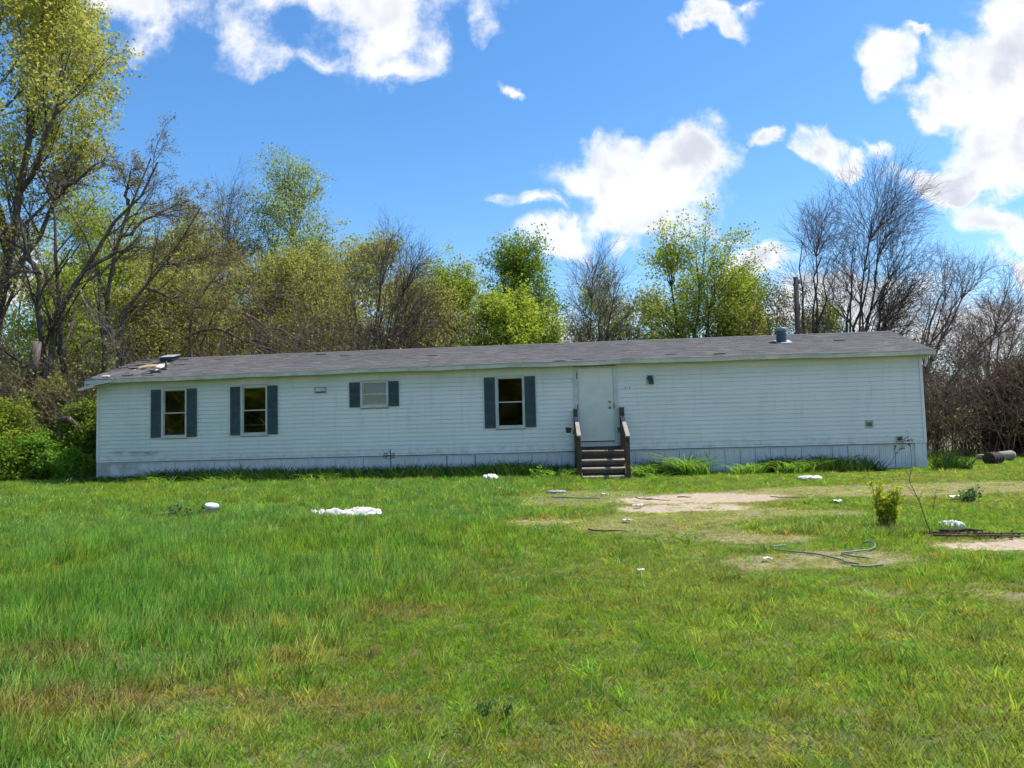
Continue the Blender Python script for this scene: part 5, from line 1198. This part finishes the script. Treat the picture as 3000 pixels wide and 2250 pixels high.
rosette('broadleaf_weed', 'low green weed patch right of the lawn centre', 1.9, 9.4, 20, .09, 'weed', 4, w=.016, sp=.2)
rosette('broadleaf_weed', 'grey green weed clump left of the white bucket', -5.75, 13.2, 22, .24, 'weed_b', 5, sp=.14)
rosette('broadleaf_weed', 'young plant standing alone left of the steps', .55, 19.3, 8, .5, 'weed', 6, w=.04)

# ------------------------------------------------------------------ iron trellis stake
def iron():
    b = HW(8.93, -.5, 0); z = float(G(b[0], b[1])); o = empty('iron_stake', (b[0], b[1], z), -TH); tag(o, 'black iron garden stake with scrolled squares before the skirting', 'garden stake')
    top = ZS + .19 - z; c = ZS + .01 - z
    MB().tube([(.005, 0, -.1), (0, 0, c), (-.015, 0, top)], .013, 6).build('rod', M['iron'], o, True)
    def bar(p, q): return MB().tube([p, q], .008, 5)
    x0, x1, h = -.19, .095, .07
    for p, q in (((x0, 0, c - h), (x0, 0, c + h)), ((x1, 0, c - h), (x1, 0, c + h)), ((x0, 0, c), (x1, 0, c)), ((x0, 0, c + h), (x0 + .09, 0, c + h * .9)), ((x0, 0, c - h), (x0 + .09, 0, c - h * .9)), ((x1, 0, c + h), (x1 - .07, 0, c + h * .9)), ((x1, 0, c - h), (x1 - .07, 0, c - h * .9))):
        bar(p, q).build('bar', M['iron'], o)
    for cx, cz, r in ((-.06, c + .045, .055), (-.06, c - .045, .055), (-.12, c + .02, .045), (.035, c + .03, .035), (.03, c - .035, .035)):
        MB().tube([(cx + r * math.cos(a), 0, cz + r * math.sin(a)) for a in np.linspace(0, 6.28, 15)], .007, 5).build('scroll', M['iron'], o, True)
iron()

# ------------------------------------------------------------------ litter in the grass
def heap(name, label, x, y, sx_, sy_, h, mt, seed, cat, n=25, lump=2.6, lift=.02):
    """a crumpled sheet of cloth or plastic lying on the grass"""
    R = np.random.RandomState(seed); z = float(G(x, y)); a = np.linspace(-1, 1, n); X, Y = np.meshgrid(a, a)
    rr = np.sqrt(X ** 2 + Y ** 2); th = np.arctan2(Y, X); edge = 1 + .22 * np.sin(3 * th + R.rand() * 6) + .14 * np.sin(5 * th + R.rand() * 6)
    f = np.clip(1 - (rr / np.maximum(edge, .2)) ** 2.4, 0, 1); nz = 1 - 2 * np.abs(vnoise(X + seed * 3.1, Y + seed, lump * .9, 2) - .5) * 1.6; nz2 = 1 - 2 * np.abs(vnoise(X * 1.4 + seed * 5.1, Y - seed, lump * 2.2, 2) - .5) * 1.8
    Zt = lift + h * f ** .5 * (.15 + .85 * nz) + .40 * h * (nz2 - .6) * (f > 0)
    sc = np.where(rr > edge, edge / np.maximum(rr, 1e-3), 1.0); Xx = X * sc * sx_ + .03 * R.randn(n, n) * sx_; Yy = Y * sc * sy_ + .03 * R.randn(n, n) * sy_
    top = np.stack([Xx, Yy, Zt], -1).reshape(-1, 3); bot = np.stack([Xx * .97, Yy * .97, np.full_like(Zt, lift - .02)], -1).reshape(-1, 3)
    i = np.arange(n * n).reshape(n, n); F1 = np.stack([i[:-1, :-1], i[:-1, 1:], i[1:, 1:], i[1:, :-1]], -1).reshape(-1, 4); F2 = F1[:, ::-1] + n * n
    ring = np.concatenate([i[0, :-1], i[:-1, -1], i[-1, :0:-1], i[:0:-1, 0]]); nx_ = np.roll(ring, -1); F3 = np.stack([nx_, ring, ring + n * n, nx_ + n * n], -1)
    o = link(name, np_mesh(name, np.concatenate([top, bot]), np.concatenate([F1, F2, F3]), M[mt], True), None, (x, y, z)); tag(o, label, cat); return o
heap('crumpled_cloth', 'crumpled white cloth lying in the grass left of centre', -2.62, 12.55, .46, .20, .12, 'cloth', 3, 'cloth', lift=.085, lump=1.7)
heap('crumpled_cloth', 'small white rag at the left of the crumpled cloth', -3.22, 12.60, .14, .10, .12, 'cloth', 4, 'cloth', lift=.08)
heap('plastic_bag', 'flattened white plastic bag in the grass before the right wall', 6.75, 17.7, .27, .26, .06, 'plastic', 5, 'bag', lift=.035, lump=1.6)
heap('plastic_bag', 'white bag on the debris by the sandy patch at right', 5.62, 10.0, .17, .12, .09, 'cloth', 6, 'bag', lift=.01)
heap('torn_foam', 'pale torn foam chunk in the grass left of the steps', -.62, 19.6, .20, .12, .13, 'paper', 7, 'foam', lift=.08)
heap('wrapper', 'orange and white food wrapper on the grass left of the steps', -.33, 16.6, .09, .08, .07, 'orange', 8, 'wrapper', lift=.05)
heap('flattened_can', 'grey flattened scrap in the grass in front of the steps', .86, 16.0, .20, .08, .04, 'scrap', 9, 'scrap', lift=.03)
def scrap(lb, x, y, s_, seed):
    """a torn sheet of paper or film, curled and half covered by grass"""
    R = np.random.RandomState(seed); n = 7; V = []; F = []; z = float(G(x, y)); ph = R.rand(4) * 6
    for j in range(n):
        for i in range(n):
            a, b = 2 * i / (n - 1) - 1, 2 * j / (n - 1) - 1
            e = 1 + .25 * math.sin(3 * math.atan2(b, a) + ph[0]) + R.uniform(-.12, .12)
            V.append((x + a * s_ * e, y + b * s_ * .8 * e, z + .025 + s_ * (.32 * abs(math.sin(2.1 * a + 1.3 * b + ph[1])) + .22 * math.sin(3.3 * b + ph[2]) ** 2 + R.uniform(0, .08))))
    for j in range(n - 1):
        for i in range(n - 1): F.append((j * n + i, j * n + i + 1, (j + 1) * n + i + 1, (j + 1) * n + i))
    o = MB().poly(V, F).build('paper_scrap', M['plastic']); o.modifiers.new('thickness', 'SOLIDIFY').thickness = .002; tag(o, lb, 'scrap')
for k, (x, y, s_, lb) in enumerate(((1.60, 11.25, .06, 'white paper scrap below the sandy patch, right of centre'), (2.08, 13.1, .07, 'white scrap at the left tip of the sandy patch'), (1.22, 7.65, .032, 'tiny white scrap in the middle of the lawn'), (2.55, 7.95, .042, 'white scrap left of the green hose'),
                                (5.35, 12.9, .08, 'pale scrap on the track left of the golden shrub'), (7.4, 13.0, .10, 'flat pale scrap right of the golden shrub'), (-6.75, 15.6, .07, 'white scrap far left in the grass'), (1.75, 15.1, .06, 'pale scrap just below the steps'))):
    scrap(lb, x, y, s_, 20 + k)
# white bucket half sunk in the grass
bz = float(G(-5.19, 13.2)); bk = empty('bucket', (-5.19, 13.2, bz + .02)); bk.rotation_euler = (.22, .12, .25); bk.scale = (.72, .72, .95); tag(bk, 'white plastic pail standing half sunk in the left grass', 'bucket')
MB().lathe([(.12, 0), (.128, .01), (.15, .20), (.158, .20), (.160, .225), (.146, .225), (.142, .19), (.118, .03)], 0, 0, 20).build('pail', M['plastic'], bk, True)
MB().lathe([(.150, .226), (.150, .238), (.06, .240)], 0, 0, 20).build('lid', M['plastic'], bk)
MB().tube([(.158 * math.cos(a), .158 * math.sin(a) , .19 - .05 * math.sin(a)) for a in np.linspace(math.pi, 2 * math.pi, 9)], .004, 4).build('handle', M['galv'], bk)
# green hose
def gl(pts, lift=.02): return [(x, y, float(G(x, y)) + lift) for x, y in pts]
def smooth(pts, n=40):
    P = np.array(pts, float); s = np.concatenate([[0], np.cumsum(np.linalg.norm(np.diff(P, axis=0), axis=1))]); q = np.linspace(0, s[-1], n); out = np.stack([np.interp(q, s, P[:, c]) for c in range(P.shape[1])], 1)
    for _ in range(4): out[1:-1] = (out[:-2] + 2 * out[1:-1] + out[2:]) / 4
    return [tuple(a) for a in out]
tag(MB().tube(gl(smooth([(2.85, 8.75), (3.05, 8.8)], 6) , .022), .009, 6).build('hose_piece', M['hose'], None, True), 'short cut piece of faded green hose above the longer one', 'hose')
tag(MB().tube(gl(smooth([(2.84, 8.55), (3.02, 8.32), (3.12, 8.25), (3.2, 8.05), (3.28, 7.85), (3.24, 7.68), (3.34, 7.6)]), .020), .009, 6).build('garden_hose', M['hose'], None, True), 'faded green hose snaking across the bare soil at right', 'hose')
hp = smooth([(3.9, 8.75), (3.98, 8.6), (3.8, 8.35), (3.55, 8.25), (3.4, 8.2), (3.42, 8.0), (3.55, 7.85)]); hz = [.04 * math.exp(-((k - 3) / 3.0) ** 2) + .022 for k in range(len(hp))]
tag(MB().tube([(x, y, float(G(x, y)) + h) for (x, y), h in zip(hp, hz)], .009, 6).build('garden_hose', M['hose'], None, True), 'looped green hose rising from the grass near the golden shrub', 'hose')
tag(MB().tube(gl(smooth([(3.22, 7.5), (3.36, 7.46), (3.55, 7.56)], 14), .022), .009, 6).build('hose_piece', M['hose'], None, True), 'curved green hose piece nearest the viewer', 'hose')
tag(MB().tube(gl(smooth([(.7, 14.9), (1.1, 14.6), (1.6, 14.4)], 16), .04), .012, 6).build('hose_piece', M['hose'], None, True), 'green hose length in the grass below the steps', 'hose')
# sticks
for k, (a, b, r, mt, lb) in enumerate((((.95, 10.35), (1.45, 10.1), .012, 'dtwig', 'dark stick lying in the middle of the lawn'), ((-.3, 13.4), (.6, 13.7), .008, 'twig', 'long pale straight stick on the lawn left of centre'), ((2.2, 14.35), (2.75, 13.8), .010, 'dtwig', 'bent twig on the left of the sandy patch'),
                                   ((4.6, 13.9), (5.1, 13.6), .009, 'dtwig', 'dark twig on the right tip of the sandy patch'), ((5.0, 9.35), (5.9, 9.05), .014, 'twig', 'pale branch along the edge of the right sandy patch'), ((4.9, 9.6), (5.3, 9.35), .016, 'dtwig', 'dark branch piece below the leaning sapling'), ((5.5, 9.3), (6.4, 9.1), .013, 'twig', 'long thin branch at the right edge of the frame'),
                                   ((5.2, 9.55), (5.7, 9.45), .03, 'dtwig', 'rotten dark stick under the white bag at right'), ((2.3, 14.1), (2.6, 14.0), .008, 'dtwig', 'short dark twig at the left of the sandy patch'), ((3.0, 14.3), (3.25, 14.25), .012, 'dtwig', 'short dark stick in the middle of the sandy patch'))):
    rk = random.Random(k); L_ = math.hypot(b[0] - a[0], b[1] - a[1]); pts = [(a[0] + (b[0] - a[0]) * t_ + rk.uniform(-.05, .05) * L_, a[1] + (b[1] - a[1]) * t_ + rk.uniform(-.09, .09) * L_) for t_ in (0, .22, .45, .7, 1)]
    tag(MB().tube([(x, y, z + rk.uniform(-.006, .012)) for x, y, z in gl(pts, .018 + r)], [r, r * .95, r * .85, r * .7, r * .4], 6).build('stick', M[mt], None, True), lb, 'stick')
# rotting leaf litter edge at the right patch
R = np.random.RandomState(8); lx = np.concatenate([rng.normal(5.45, .22, 110), rng.uniform(4.85, 6.4, 60)]); ly = 9.30 - .16 * (lx - 5) + rng.normal(0, .10, 170)
V, F, v = leaves(R, np.stack([np.stack([lx, ly, G(lx, ly) + .01], 1)] * 2, 1) + R.randn(170, 2, 3) * .012, 2, .055, .012)
tag(link('leaf_litter', np_mesh('leaf_litter', V, F, M['leaf_r'], False, {'v': v})), 'brown dead leaves piled along the edge of the right sandy patch', 'leaf litter', kind='stuff')
# barrel and log at the right
bx, by = 13.15, 21.2; bz = float(G(bx, by)); br = empty('rusty_barrel', (bx, by, bz)); br.rotation_euler = (0, 0, .5); br.scale = (.5, .62, .62); tag(br, 'dark rusted barrel lying in the grass at the right edge', 'barrel')
def hb(prof, n=18):
    o = MB().lathe(prof, 0, 0, n); o.v = [(z, y, x + .26) for x, y, z in o.v]; return o
hb([(.27, -.42), (.285, -.40), (.27, -.38), (.27, -.14), (.285, -.12), (.27, -.10), (.27, .14), (.285, .16), (.27, .18), (.27, .40), (.285, .42)]).build('drum', M['rust'], br, True)
hb([(.275, .421), (.255, .422), (.25, .40), (.1, .398)]).build('rim', M['rust'], br)
lg = empty('bleached_log', (14.1, 22.6, float(G(14.1, 22.6)))); lg.scale = (.52, .52, .52); tag(lg, 'bleached grey log lying behind the rusty barrel', 'log')
MB().tube([(-1.0, .1, .22), (-.4, .05, .26), (.3, 0, .30), (.85, -.05, .32), (.98, -.05, .30)], [.10, .16, .25, .29, .22], 12).build('trunk', M['log'], lg, True)
MB().tube([(-.4, .0, .30), (-.9, -.12, .38), (-1.25, -.2, .36)], [.09, .06, .04], 7).build('branch_stub', M['log'], lg, True)
